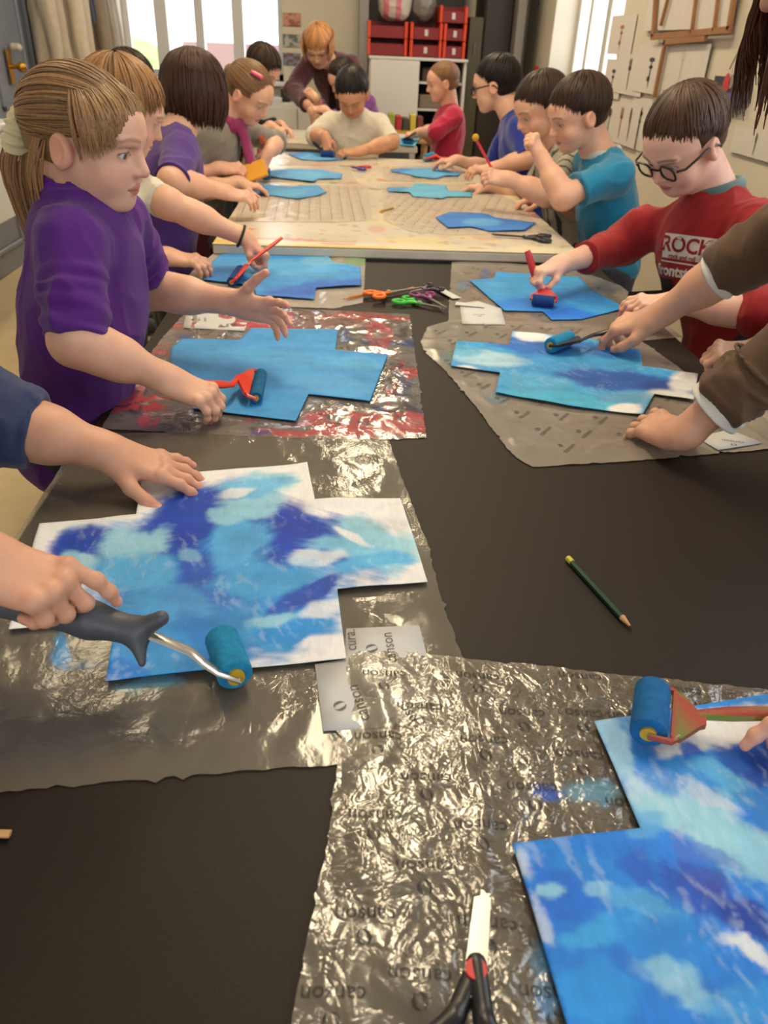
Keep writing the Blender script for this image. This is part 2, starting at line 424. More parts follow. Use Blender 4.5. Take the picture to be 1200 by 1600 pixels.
# ------------------------------------------------------------------ hands
FL = {'i': (.50, .155, .40), 'm': (.525, .05, .445), 'r': (.495, -.055, .415), 'p': (.44, -.15, .33)}
POSES = {
    'flat': dict(c=[(4, 6, 4)]*4, s=(9, 3, -4, -12), t=((.10, .14, -.05), (.30, .29, -.06), (.46, .37, -.07), (.58, .40, -.08))),
    'press': dict(c=[(10, 22, 12), (12, 24, 12), (12, 24, 12), (14, 24, 12)], s=(6, 2, -3, -8), t=((.10, .14, -.06), (.28, .26, -.12), (.43, .31, -.15), (.55, .31, -.17))),
    'spread': dict(c=[(12, 10, 6), (24, 12, 8), (30, 14, 8), (34, 16, 10)], s=(18, 4, -10, -24), t=((.08, .14, -.02), (.24, .33, 0), (.38, .47, .04), (.50, .56, .07))),
    'relax': dict(c=[(18, 26, 14), (24, 32, 18), (28, 34, 18), (30, 34, 18)], s=(5, 1, -3, -8), t=((.10, .13, -.06), (.28, .24, -.13), (.43, .28, -.19), (.55, .25, -.23))),
    'grip': dict(c=[(52, 68, 32), (58, 74, 38), (62, 76, 38), (62, 74, 36)], s=(4, 1, -2, -6), t=((.10, .13, -.07), (.25, .20, -.19), (.39, .17, -.28), (.50, .10, -.31))),
    'point': dict(c=[(16, 26, 14), (46, 66, 34), (58, 72, 36), (60, 72, 36)], s=(4, 1, -2, -6), t=((.10, .13, -.07), (.26, .20, -.17), (.41, .18, -.25), (.52, .12, -.28))),
    'pinch': dict(c=[(42, 48, 22), (44, 52, 26), (40, 46, 24), (34, 40, 22)], s=(3, 1, -3, -7), t=((.10, .13, -.07), (.27, .19, -.19), (.42, .18, -.29), (.54, .14, -.36))),
    'fist': dict(c=[(72, 88, 50), (76, 90, 50), (78, 90, 50), (78, 88, 48)], s=(2, 0, -1, -3), t=((.10, .13, -.07), (.27, .21, -.15), (.43, .17, -.24), (.50, .04, -.29))),
}
def hand(S, w_, X, N, L, side, pose, k=.0028):
    """adds palm, four fingers and thumb; returns fingertips and nail spots"""
    po = POSES[pose] if isinstance(pose, str) else pose
    X = unit(X); N = unit(N-X*(N@X)); Y = np.cross(N, X)*side
    P = lambda x, y, z: w_+L*(x*X+y*Y+z*N)
    fr = L*.054
    for key, (x, y, l_) in FL.items():
        S.cap(P(.0, y*.55, -.015), P(x*.98, y, -.012), L*.088, L*.062, k=L*.09, n=N, f=1.15)
    S.cap(P(.08, .10, -.04), P(.30, .10, -.05), L*.10, L*.07, k=L*.08, n=N, f=1.2)
    S.cap(P(.10, -.12, -.03), P(.33, -.12, -.04), L*.085, L*.065, k=L*.08, n=N, f=1.2)
    tips = []; nails = []
    for i, (key, (x, y, l_)) in enumerate(FL.items()):
        a = radians(po['s'][i]); d = X*cos(a)+Y*sin(a); p = P(x, y, 0); ang = 0; r = fr*(.92 if key == 'p' else 1)
        S.ell(p+N*L*.012, (L*.062,)*3, k=L*.04)
        for j, fr_ in enumerate((.46, .30, .24)):
            ang += radians(po['c'][i][j]); e = d*cos(ang)-N*sin(ang); q = p+e*L*l_*fr_
            r2 = r*(.9, .88, .86)[j]
            S.cap(p, q, r, r2, k=k if j else L*.03)
            if j: S.ell(p, (r*1.07,)*3, k=k*1.2)
            p = q; r = r2
        tips.append(p); up = d*sin(ang)+N*cos(ang); nails.append((p+up*r*.75-e*r*.1, e, up, r))
    T = [P(*q) for q in po['t']]; tr = (L*.082, L*.068, L*.060, L*.052)
    for j in range(3): S.cap(T[j], T[j+1], tr[j], tr[j+1], k=L*.07 if j == 0 else k*1.5)
    e = unit(T[3]-T[2]); up = unit(N*.5+Y*.85-e*((N*.5+Y*.85)@e)); nails.append((T[3]+up*tr[3]*.7, e, up, tr[3]))
    return tips+[T[3]], nails
def paint_skin(v, skin, nails=(), knuckle=None, seed=0):
    c = np.tile(lin(skin), (len(v), 1)); n = vn3(v*38, 3)[:, None]
    c = c*(1+(n-.5)*np.array([.10, .20, .22]))
    for p, e, up, r in nails:
        q = v-p; s_ = np.cross(e, up); d = np.sqrt(((q@e)/(r*1.05))**2+((q@s_)/(r*.78))**2); m = ((d < 1) & (q@up > -r*.5))*1.0
        c = c*(1-m[:, None]*.55)+m[:, None]*.55*lin((236, 190, 176))
        rd = np.exp(-((np.linalg.norm(q, axis=1))/(r*3))**2)[:, None]*.35
        c = c*(1-rd*np.array([0, .35, .35]))
    return c
def ik(S_, W_, a, b, hint):
    d = W_-S_; L = np.linalg.norm(d); sc = max(1, L/(a+b)*1.002); a *= sc; b *= sc; u = d/L
    x = (a*a-b*b+L*L)/(2*L); h = math.sqrt(max(0, a*a-x*x)); hn = hint-u*(hint@u)
    return S_+u*x+unit(hn)*h

# ------------------------------------------------------------------ head
def head_frame(f, roll=0, up=V3(0, 0, 1)):
    f = unit(f); r = unit(np.cross(f, up)); u = np.cross(r, f); a = radians(roll)
    r2 = r*cos(a)+u*sin(a); u2 = np.cross(r2, f)
    return np.column_stack([r2, f, u2])
def head(S, C, M, h, jaw=1.0, eye=.020, nose=1.0, neck=None, neck_r=.25, cheek=1.0):
    P = lambda *q: C+M@(np.array(q, float)*h); R = lambda *q: np.array(q)*h
    S.ell(P(0, -.09, .12), R(.37, .45, .38), M, .03)
    S.ell(P(0, .12, .10), R(.31, .30, .30), M, .10*h)
    S.ell(P(0, .12, -.14), R(.29, .27, .27), M, .10*h)
    S.ell(P(0, .13, -.31), R(.215*jaw, .23, .15), M, .12*h)
    S.cap(P(.25*jaw, -.02, -.18), P(.10, .22, -.41), .075*h, .075*h, k=.12*h); S.cap(P(-.25*jaw, -.02, -.18), P(-.10, .22, -.41), .075*h, .075*h, k=.12*h)
    S.ell(P(0, .285, -.415), R(.085, .065, .065), M, .08*h)
    for s in (-1, 1):
        S.ell(P(s*.165, .235, -.19), R(.12*cheek, .11*cheek, .12), M, .09*h)
        S.ell(P(s*.145, .405, -.015), R(.095, .065, .062), M, .07*h, op='s')
        S.cap(P(s*.06, .392, .065), P(s*.21, .345, .07), .026*h, .022*h, k=.06*h)
        S.ell(P(s*.148, .292, -.02), R(.079, .079, .079), M, .015*h)      # lids over the eyeball
        S.ell(P(s*.148, .372, -.032), R(.068, .06, eye), M, .006*h, op='s')
    S.cap(P(0, .355, .03), P(0, .445*nose, -.145), .034*h, .046*h, k=.05*h)
    for s in (-1, 1):
        S.ell(P(s*.045, .395*nose, -.16), R(.034, .045, .030), M, .03*h)
        S.ell(P(s*.024, .425*nose, -.195), R(.013, .02, .012), M, .008*h, op='s')
    S.ell(P(0, .352, -.268), R(.085, .055, .024), M, .025*h); S.ell(P(0, .345, -.312), R(.068, .055, .026), M, .025*h)
    S.cap(P(-.09, .362, -.293), P(.09, .362, -.293), .007*h, .007*h, k=.012*h, op='s'); 
    for s in (-1, 1):
        E = np.column_stack([M@unit((s*.95, -.3, 0)), M@unit((.3*s, .95, .12)), M@V3(0, -.12, 1)])
        S.ell(P(s*.385, -.05, -.07), R(.032, .085, .135), E, .015*h)
        S.ell(P(s*.375, .0, -.06), R(.05, .05, .10), E, .05*h)
        S.ell(P(s*.425, -.03, -.055), R(.022, .05, .085), E, .018*h, op='s')
        S.torus(P(s*.40, -.055, -.06), E[:, 0], .098*h, .016*h, k=.012*h, f=1.45, M=E[:, 2])
    if neck is not None:
        a = P(0, -.14, -.22); S.cap(a, neck, neck_r*h, neck_r*h*1.08, k=.09*h)
def paint_head(v, c, C, M, h, brow=(90, 62, 45), lip=(190, 105, 100), lash=(70, 50, 42), flush=.3, eye=.020, look=0):
    q = ((v-C)@M)/h; x, y, z = np.abs(q[:, 0]), q[:, 1], q[:, 2]
    def blend(m, col): 
        nonlocal c
        m = np.clip(m, 0, 1)[:, None]; c = c*(1-m)+lin(col)*m
    m = np.exp(-(((x-.19)/.09)**2+((z+.19)/.09)**2))*(y > .1)*flush; c = c*(1-m[:, None]*np.array([.02, .38, .36]))
    m = np.exp(-((x/.06)**2+((z+.155)/.05)**2))*(y > .36)*flush; c = c*(1-m[:, None]*np.array([.02, .3, .3]))
    m = np.exp(-(((x-.40)/.06)**2+((z+.07)/.14)**2))*(y < .12)*flush*1.5; c = c*(1-np.minimum(m, .8)[:, None]*np.array([.05, .4, .42]))
    lw = .09*np.sqrt(np.clip(1-((z+.29)/.048)**2, 0, 1)); blend(sstep(0, .012, lw-x)*(y > .30)*.75*(np.abs(z+.29) < .046), lip)
    blend(np.exp(-((z+.293)/.006)**2)*(x < .095)*(y > .3)*.7, (110, 50, 50))
    bx = (x-.145)/.10; bz = z-(.075+.018*(1-bx*bx)); blend(np.exp(-(bz/.014)**2)*(np.abs(bx) < 1)*(y > .25)*.8*(.75+.5*vn3(v*1500, 2)), brow)
    ex = (x-.148)/.072; up = -.032+eye*np.sqrt(np.clip(1-ex*ex, 0, 1)); blend(np.exp(-((z-up-.004)/.007)**2)*(np.abs(ex) < 1.05)*(y > .25)*.9, lash)
    dn = -.032-eye*np.sqrt(np.clip(1-ex*ex, 0, 1)); blend(np.exp(-((z-dn)/.006)**2)*(np.abs(ex) < 1)*(y > .25)*.35, lash)
    m = np.exp(-(((x-.148)/.09)**2+((z+.05)/.05)**2))*(y > .25)*.14; c = c*(1-m[:, None])
    return c
def eyes(parent, C, M, h, gaze=(0, 1, -.3), iris=(96, 70, 48)):
    m = mat('eye_white', rough=.12, vc=True, spec=.6)
    for s in (-1, 1):
        c = C+M@(V3(s*.148, .292, -.02)*h); r = .071*h; g = unit(M@unit(gaze)); nu, nv = 24, 16; v = []; f = []
        for j in range(nv+1):
            for i in range(nu):
                a, b = 2*pi*i/nu, pi*j/nv; v.append((cos(a)*sin(b), sin(a)*sin(b), cos(b)))
        for j in range(nv):
            for i in range(nu): f.append((j*nu+i, (j+1)*nu+i, (j+1)*nu+(i+1) % nu, j*nu+(i+1) % nu))
        fr = frame((0, 0, 0), np.cross(g, V3(.1, .2, .9)), g)[1]; v = np.array(v); t = v[:, 2]
        col = np.where((t > .975)[:, None], lin((15, 12, 12)), np.where((t > .84)[:, None], lin(iris), lin((205, 198, 192))))
        mesh_obj('eye', c+(v@fr.T)*r, f, m, parent, col=col)

# ------------------------------------------------------------------ hair made of many tapering locks over a cap
def locks(C, M, h, pole, n, th, hairline, length=0, off=.03, wid=.022, seed=1, drop=V3(0, 0, -1), jit=.06, th0=.05, segs=9, curl=.0, cen=(0, -.09, .12), rad=(.385, .465, .395), lift=None, taper=.25, flare=0.0):
    """locks flow from a pole over the skull; hairline(az) gives how far (radians from the pole) each runs"""
    r = np.random.default_rng(seed); P = unit(pole); A = unit(np.cross(P, V3(.02, 1, .01) if abs(P[1]) < .9 else V3(1, 0, 0))); Bv = np.cross(P, A)
    az = (np.arange(n)*2.399963+r.random(n)*.25) % (2*pi); cen = np.array(cen); rad = np.array(rad)
    st = np.zeros(n)+th0+r.random(n)*th
    en = np.array([hairline(P, A, Bv, a) for a in az])+r.normal(0, jit*.75, n)
    lay = r.random(n); pts = np.zeros((n, segs, 3)); nrm = np.zeros((n, segs, 3))
    a2 = az+r.normal(0, jit, n)
    for j in range(segs):
        t = j/(segs-1); tt = st+(np.maximum(en, st+.12)-st)*min(1, t*(1 if length <= 0 else 1.9))
        aa = az+(a2-az)*t; d = P*np.cos(tt)[:, None]+(A*np.cos(aa)[:, None]+Bv*np.sin(aa)[:, None])*np.sin(tt)[:, None]
        k = 1/np.sqrt(((d/rad)**2).sum(1)); q = cen+d*k[:, None]*(1+(off*(.4+.9*lay))[:, None]/.42*(1-.35*t*(length <= 0)))
        pts[:, j] = q; nrm[:, j] = unit_rows(d/rad**2)
    if length > 0:
        dl = M.T@unit(drop); j0 = int(segs/1.9)
        for j in range(j0+1, segs):
            t = (j-j0)/(segs-1-j0); ln = length*(.82+.3*lay)
            dd = unit_rows(dl[None]+nrm[:, j0]*(flare*(1-t*1.6))[..., None] if np.ndim(flare) else dl[None]+nrm[:, j0]*flare*(1-1.6*t))
            pts[:, j] = pts[:, j-1]+dd*(ln/(segs-1-j0))[:, None]
            nrm[:, j] = nrm[:, j0]
    if curl: pts += (np.sin(np.arange(segs)[None, :, None]*1.3+az[:, None, None]*5)*curl)*nrm
    return strands(C+(pts@M.T)*h, nrm@M.T, wid*h*(.7+.6*r.random(n)), r, taper)
def unit_rows(a): return a/np.maximum(1e-9, np.linalg.norm(a, axis=-1, keepdims=True))
def strands(pts, nrm, wd, r, taper=.25, flat=.45, col=None):
    n, s, _ = pts.shape; T = np.gradient(pts, axis=1); T = unit_rows(T); N = unit_rows(nrm-T*(nrm*T).sum(-1, keepdims=True)); Bn = np.cross(T, N)
    t = np.linspace(0, 1, s); pr = np.minimum(1, .45+t*3)*np.clip((1-t)/.35, taper*.4, 1)**.7
    K = 6; V = []
    for k in range(K):
        a = 2*pi*k/K; V.append(pts+(N*sin(a)*flat+Bn*cos(a))*(wd[:, None]*pr[None])[..., None])
    V = np.stack(V, 2).reshape(-1, 3)
    base = (np.arange(n)[:, None, None]*s+np.arange(s-1)[None, :, None])*K; kk = np.arange(K)[None, None]
    a = base+kk; b = base+(kk+1) % K; F = np.stack([a, b, b+K, a+K], -1).reshape(-1, 4)
    c = np.repeat(r.random(n) if col is None else col, s*K)
    return V, F, c
def hair_obj(parent, parts, c, var=.35, rough=.42, name='hair', root=None):
    """parts: (v, f, tone 0..1) triples; colour follows each lock's own tone"""
    v, f, t = joinm(parts); a = lin(c)
    col = a[None]*(1-var+2*var*t[:, None]*np.array([1, .95, .88]))
    m = mat('hair', rough=rough, vc=True, spec=.28, vary=.2, vscale=260)
    return mesh_obj(name, v, f, m, parent, col=np.clip(col, 0, 1))
def cap_solid(C, M, h, grow=.02, cut=(0, .52, -.16), cr=(.46, .46, .36), low=-.30, extra=None, hh=.003):
    S = Solid(); P = lambda *q: C+M@(np.array(q, float)*h)
    S.ell(P(0, -.09, .12), np.array((.37+grow, .45+grow, .385+grow))*h, M, .02)
    S.ell(P(0, -.2, -.08), np.array((.32+grow, .30+grow, .26))*h, M, .1*h)
    if extra: extra(S, P)
    S.ell(P(*cut), np.array(cr)*h, M, .02*h, op='s')
    for s in (-1, 1): S.ell(P(s*.40, .02, -.08), np.array((.11, .10, .12))*h, M, .02*h, op='s')
    S.plane(P(0, -.1, low), M@V3(0, -.15, -1))
    v, f = S.mesh(hh); return v, f, np.full(len(v), .35)
def hl_short(front=1.15, side=1.25, back=2.15, face=V3(0, 1, 0)):
    """hairline: how far from the pole a lock may run, by whether it points to face, side or nape"""
    def g(P, A, B, az):
        d = A*cos(az)+B*sin(az); f = d@face
        return (side+(front-side)*f**1.5) if f > 0 else side+(back-side)*(-f)**.8
    return g

# ================================================================== THE ROOM
XL, XR, YB, YF, ZC = -2.0, 1.45, 7.2, -2.2, 2.95
wall_m = mat('wall_plaster', (214, 205, 188), .85, vary=.05, vscale=3, bump=.15, bscale=60)
white_m = mat('white_lacquer', (214, 211, 206), .4, vary=.03, vscale=5)
def wall(name, along, const, lo, hi, openings, th=.30, out=1):
    """wall with rectangular holes; along 'x' (const y) or 'y' (const x)"""
    us = sorted({lo, hi, *[u for o in openings for u in o[:2]]}); m = MB()
    def bx(u0, u1, z0, z1):
        a, b = (const, const+out*th) if out > 0 else (const+out*th, const)
        if along == 'x': m.box((u0, a, z0), (u1, b, z1))
        else: m.box((a, u0, z0), (b, u1, z1))
    for u0, u1 in zip(us, us[1:]):
        o = [q for q in openings if q[0] <= u0+1e-6 and q[1] >= u1-1e-6]
        if o: bx(u0, u1, 0, o[0][2]); bx(u0, u1, o[0][3], ZC)
        else: bx(u0, u1, 0, ZC)
    return tag(m.build(name, wall_m), kind='structure')
WB = (-1.78, -.50, .93, 2.6)
WR = (4.72, 6.28, 1.0, 2.6)
FILL_R = (.2, 1.9, 1.0, 2.6)
FILL_F = (-1.6, 1.1, .95, 2.6)
wall('wall_back', 'x', YB, XL-.3, XR+.3, [WB])
wall('wall_right', 'y', XR, YF, YB, [WR, FILL_R])
wall('wall_left', 'y', XL, YF, YB, [], out=-1)
wall('wall_front', 'x', YF, XL-.3, XR+.3, [FILL_F], out=-1)
fl = MB(); fl.box((XL-.3, YF-.3, -.1), (XR+.3, YB+.3, 0)); tag(fl.build('floor', mat('beige_lino', (196, 176, 138), .45, vary=.08, vscale=9, bump=.05, bscale=80)), kind='structure')
ce = MB(); ce.box((XL-.3, YF-.3, ZC), (XR+.3, YB+.3, ZC+.1)); tag(ce.build('ceiling', mat('ceiling_white', (216, 210, 198), .9)), kind='structure')
def portal(loc, rot, sx, sy):
    l = bpy.data.lights.new('sky_portal', 'AREA'); l.shape = 'RECTANGLE'; l.size = sx; l.size_y = sy; l.cycles.is_portal = True
    o = bpy.data.objects.new('sky_portal', l); COL.objects.link(o); o.location = loc; o.rotation_euler = rot
portal(((WB[0]+WB[1])/2, YB+.32, (WB[2]+WB[3])/2), (radians(-90), 0, 0), WB[1]-WB[0], WB[3]-WB[2])
portal((XR+.32, (WR[0]+WR[1])/2, (WR[2]+WR[3])/2), (0, radians(90), 0), WR[3]-WR[2], WR[1]-WR[0])
portal((XR+.32, (FILL_R[0]+FILL_R[1])/2, (FILL_R[2]+FILL_R[3])/2), (0, radians(90), 0), FILL_R[3]-FILL_R[2], FILL_R[1]-FILL_R[0])
portal(((FILL_F[0]+FILL_F[1])/2, YF-.32, (FILL_F[2]+FILL_F[3])/2), (radians(90), 0, 0), FILL_F[1]-FILL_F[0], FILL_F[3]-FILL_F[2])
glass_m = bpy.data.materials.new('window_glass'); glass_m.use_nodes = True; N, L = nodes(glass_m); N.remove(N['Principled BSDF'])
_t = N.new('ShaderNodeBsdfTransparent'); _t.inputs[0].default_value = (.97, .98, .98, 1); _g = N.new('ShaderNodeBsdfGlossy'); _g.inputs['Roughness'].default_value = .02
_x = N.new('ShaderNodeMixShader'); _x.inputs[0].default_value = .06; L.new(_t.outputs[0], _x.inputs[1]); L.new(_g.outputs[0], _x.inputs[2]); L.new(_x.outputs[0], N['Material Output'].inputs[0])
def window(name, axis, const, u0, u1, z0, z1, bars, out, sill=True):
    root = empty(name, ((u0+u1)/2, const, z0) if axis == 'x' else (const, (u0+u1)/2, z0)); tag(root, kind='structure')
    m = MB(); g = MB(); s = MB(); a = const+out*.16; b = const+out*.22
    def bx(M_, p0, p1, q0, q1, a_=a, b_=b):
        lo_, hi_ = min(a_, b_), max(a_, b_)
        M_.box((p0, lo_, q0) if axis == 'x' else (lo_, p0, q0), (p1, hi_, q1) if axis == 'x' else (hi_, p1, q1), b=.004)
    bx(m, u0, u0+.05, z0, z1); bx(m, u1-.05, u1, z0, z1); bx(m, u0, u1, z0, z0+.05); bx(m, u0, u1, z1-.05, z1)
    for c, wd in bars: bx(m, c-wd/2, c+wd/2, z0+.05, z1-.05, a-out*.015, b+out*.01)
    bx(g, u0+.04, u1-.04, z0+.04, z1-.04, const+out*.188, const+out*.193)
    m.build('window_frame', white_m, root); g.build('pane', glass_m, root)
    if sill: bx(s, u0-.04, u1+.04, z0-.03, z0, const-out*.09, const+out*.16); s.build('sill', white_m, root)
    return root
_wx = [float(W(p, 60, y=YB)[0]) for p in (248, 308, 369)]
window('window_1', 'x', YB, *WB, [(_wx[0], .10), (_wx[1], .07), (_wx[2], .09)], 1)
window('window_2', 'y', XR, *WR, [(5.05, .07), (5.50, .10), (5.9, .06)], 1)
window('fill_window_1', 'y', XR, *FILL_R, [(1.05, .10)], 1)  # unseen window added near the camera to light the right side
window('fill_window_2', 'x', YF, *FILL_F, [(-.7, .08), (.2, .08)], -1)  # unseen window added behind the camera to give soft frontal fill light
# panelled door on the left wall
d = empty('door_1', (XL, 4.9, 0)); tag(d, kind='structure'); grey_m = mat('grey_blue_paint', (118, 122, 134), .45, vary=.05, vscale=6)
m = MB(); m.box((XL+.005, 4.35, 0), (XL+.05, 5.62, 2.1), b=.004)
for z0, z1 in ((.12, .72), (.82, 1.95)):
    for y0, y1 in ((4.42, 4.93), (5.02, 5.52)):
        for (a0, a1, c0, c1) in ((y0, y1, z0, z0+.03), (y0, y1, z1-.03, z1), (y0, y0+.03, z0, z1), (y1-.03, y1, z0, z1)): m.box((XL+.045, a0, c0), (XL+.065, a1, c1), b=.006)
m.build('door_leaf', grey_m, d); m = MB(); m.box((XL+.002, 4.27, 0), (XL+.07, 4.345, 2.18)); m.box((XL+.002, 5.625, 0), (XL+.07, 5.70, 2.18)); m.box((XL+.002, 4.27, 2.105), (XL+.07, 5.70, 2.18)); m.build('door_frame', grey_m, d)
brass = mat('brass', (190, 140, 50), .25, .9)
q = W(17, 104, x=XL+.07); m = MB(); m.box((XL+.062, q[1]-.03, q[2]-.09), (XL+.072, q[1]+.03, q[2]+.09), b=.003); m.tube([q+V3(0, 0, 0), q+V3(.05, 0, 0)], .012); m.ball(q+V3(.06, 0, 0), .028); m.build('door_handle', brass, d, smooth=True)
m = MB(); q = W(19, 74, x=XL+.07); m.tube([q, q+V3(.03, 0, 0)], .022); m.ball(q+V3(.035, 0, 0), .022); m.build('lock_knob', mat('pale_knob', (190, 184, 170), .4), d, smooth=True)
# grey pilaster left of the cupboards, wall strip, baseboards
m = MB(); m.box((.10, 6.62, 0), (.165, 7.2, ZC)); tag(m.build('trim_1', mat('pilaster_grey', (128, 122, 116), .6)), kind='structure')
m = MB(); m.box((1.24, 6.55, 0), (1.30, 7.2, ZC)); tag(m.build('trim_2', mat('pilaster_grey')), kind='structure')
m = MB(); m.box((XL, YB-.015, 0), (XR, YB, .09)); tag(m.build('baseboard_back', grey_m), kind='structure')
m = MB(); m.box((XR-.015, YF, 0), (XR, YB, .09)); tag(m.build('baseboard_right', grey_m), kind='structure')
m = MB(); m.box((XL, YF, 0), (XL+.015, 4.26, .09)); tag(m.build('baseboard_left', grey_m), kind='structure')
# ceiling lamps (their own light)
lampm = mat('lamp_diffuser', (255, 232, 186), .5, emit=3.5)
LN = ['long fluorescent ceiling lamp above the front of the black table', 'long fluorescent ceiling lamp above the far tables', 'long fluorescent ceiling lamp near the left wall']
for (xy, pw), lb in zip(LAMPS, LN):
    t = empty('ceiling_lamp', (*xy, ZC)); tag(t, lb, 'ceiling lamp', 'ceiling lamps')
    m = MB(); m.box((xy[0]-.17, xy[1]-.78, ZC-.07), (xy[0]+.17, xy[1]+.78, ZC-.001), b=.01); m.build('housing', white_m, t)
    m = MB(); m.box((xy[0]-.15, xy[1]-.75, ZC-.085), (xy[0]+.15, xy[1]+.75, ZC-.071), b=.004); m.build('diffuser', lampm, t)
    area('lamp_light', (xy[0], xy[1], ZC-.09), (0, 0, 0), .28, 1.45, pw, (1, .82, .55))

# ================================================================== TABLES
TZ, FZ = .72, .75
black_m = mat('black_table_cover', (30, 21, 16), .55, vary=.16, vscale=5, bump=.10, bscale=420, spec=.28)
steel = mat('grey_steel', (120, 120, 122), .35, .8)
def table_legs(parent, x0, x1, y0, y1, z, ins=.06, m_=None):
    for a in (x0+ins, x1-ins):
        for b in (y0+ins, y1-ins):
            m = MB(); m.box((a-.02, b-.02, .012), (a+.02, b+.02, z), b=.004); m.build('leg', m_ or steel, parent)
            m = MB(); m.box((a-.023, b-.023, 0), (a+.023, b+.023, .012), b=.003); m.build('foot', mat('rubber', (30, 30, 30), .7), parent)
t = empty('table', (.17, 1, 0)); tag(t, 'long black covered work table in the foreground', 'table')
m = MB(); m.box((-.385, -.35, TZ-.035), (.72, 2.17, TZ), b=.004); m.build('tabletop', black_m, t)
m = MB(); m.box((-.33, -.28, TZ-.10), (.66, 2.10, TZ-.036)); m.build('apron', steel, t); table_legs(t, -.385, .72, -.35, 2.17, TZ-.036)
def marks(px, py, x, y, e): pass
def cover_col(base, seed, edge=None):
    def g(px, py, x, y, e):
        n = len(px); c = np.tile(lin(base), (n, 1))
        for k, (rgb, thr, sx, sy, al) in enumerate((((228, 212, 150), .57, 5, 7, .6), ((206, 150, 140), .64, 9, 5, .55), ((200, 190, 175), .5, 4, 4, .7), ((220, 120, 60), .76, 14, 22, .9), ((120, 150, 90), .80, 18, 14, .7), ((120, 110, 110), .72, 30, 24, .5))):
            m_ = sstep(thr, thr+.06, fbm2(x*sx+seed*3+k*5, y*sy+k*9, seed+k, 3))*al; c = c*(1-m_[:, None])+lin(rgb)*m_[:, None]
        if edge is not None:
            m_ = (1-sstep(.05, .09, y-edge))*.8; c = c*(1-m_[:, None])+lin((228, 220, 196))*m_[:, None]
            for k, (rgb, thr) in enumerate((((226, 190, 70), .62), ((205, 110, 110), .70))):
                m_ = sstep(thr, thr+.05, fbm2(x*5+k*7, y*34, 40+k, 3))*(y-edge < .10)*.8; c = c*(1-m_[:, None])+lin(rgb)*m_[:, None]
        return c
    return g
def white_table(label, x0, x1, y0, y1, z, seed, edge=None, base=(212, 203, 188)):
    t = empty('table', ((x0+x1)/2, (y0+y1)/2, 0)); tag(t, label, 'table')
    sheet('painted_cover', [(x0, y0), (x1, y0), (x1, y1), (x0, y1)], .014, lambda x, y, e: np.full(len(x), z), mat('table_cover', rough=.28, vc=True, bump=.12, bscale=120, spec=.5), cover_col(base, seed, edge), parent=t)
    m = MB(); m.box((x0, y0, z-.028), (x1, y1, z-.0015), b=.004); m.build('tabletop', mat('laminate_edge', (200, 192, 178), .5, vary=.1, vscale=12), t)
    m = MB(); m.box((x0+.05, y0+.05, z-.09), (x1-.05, y1-.05, z-.029)); m.build('apron', steel, t); table_legs(t, x0, x1, y0, y1, z-.029)
white_table('paint-stained pale table right behind the black table', -.36, .668, 2.195, 3.19, FZ, 3, 2.195)
white_table('paint-stained pale table in front of the person in white', -.365, .60, 3.20, 4.13, FZ, 11)
white_table('farthest pale table behind the person in white', -.52, .40, 4.62, 5.36, FZ, 23)

# ================================================================== PAPERS, FILMS AND INSERTS ON THE TABLES
def poly_far(polys):
    def g(x, y):
        a = np.ones(len(x))
        for p in polys: a = np.minimum(a, np.where(inside(p, x, y), 0, sstep(0, .03, edge_dist(p, x, y))))
        return a
    return g
z2, z1 = TZ+.0052, TZ+.0075
A2 = tp([(62, 820), (213, 807), (222, 748), (480, 724), (492, 783), (625, 782), (668, 910), (527, 923), (541, 1030), (165, 1066), (184, 965), (14, 985)], z2)
_b = W(928, 1128, z=z1)[:2]; _c = W(1000, 1295, z=z1)[:2]; _a = W(800, 1320, z=z1)[:2]; _d = W(885, 1600, z=z1)[:2]; _e = W(1200, 1088, z=z1)[:2]
ux = (_e-_b)/np.linalg.norm(_e-_b); uy = (_d-_a)/np.linalg.norm(_d-_a)
A1 = [tuple(_a), tuple(_c), tuple(_b), tuple(_b+ux*.30), tuple(_b+ux*.30+uy*.13), tuple(_b+ux*.42+uy*.14), tuple(_b+ux*.42+uy*.33), tuple(_b+ux*.29+uy*.34), tuple(_b+ux*.29+uy*.44), tuple(_b+ux*.02+uy*.45), tuple(_a+ux*.09+uy*.25), tuple(_a+uy*.24)]
A3 = tp([(392, 514), (528, 516), (524, 548), (606, 555), (578, 628), (482, 617), (462, 659), (300, 640), (308, 612), (262, 600), (268, 545), (285, 531), (374, 533)], TZ+.003)
A4 = tp([(800, 521), (915, 531), (1000, 551), (1003, 575), (1090, 587), (1083, 628), (1022, 618), (1004, 650), (893, 637), (774, 615), (781, 584), (704, 573), (713, 535), (795, 541)], TZ+.003)
A5 = tp([(733, 438), (772, 436), (775, 425), (905, 433), (922, 452), (978, 482), (908, 499), (862, 500), (848, 487), (788, 486)], TZ+.003)
A6 = tp([(318, 425), (345, 398), (432, 393), (510, 398), (520, 410), (563, 420), (565, 447), (494, 451), (491, 468), (400, 462), (396, 448), (318, 438)], TZ+.004)
wr = {'A': poly_far([A2]), 'B': poly_far([A1]), 'C': poly_far([A3]), 'D': poly_far([A4]), 'E': poly_far([A5]), 'F': poly_far([A6])}
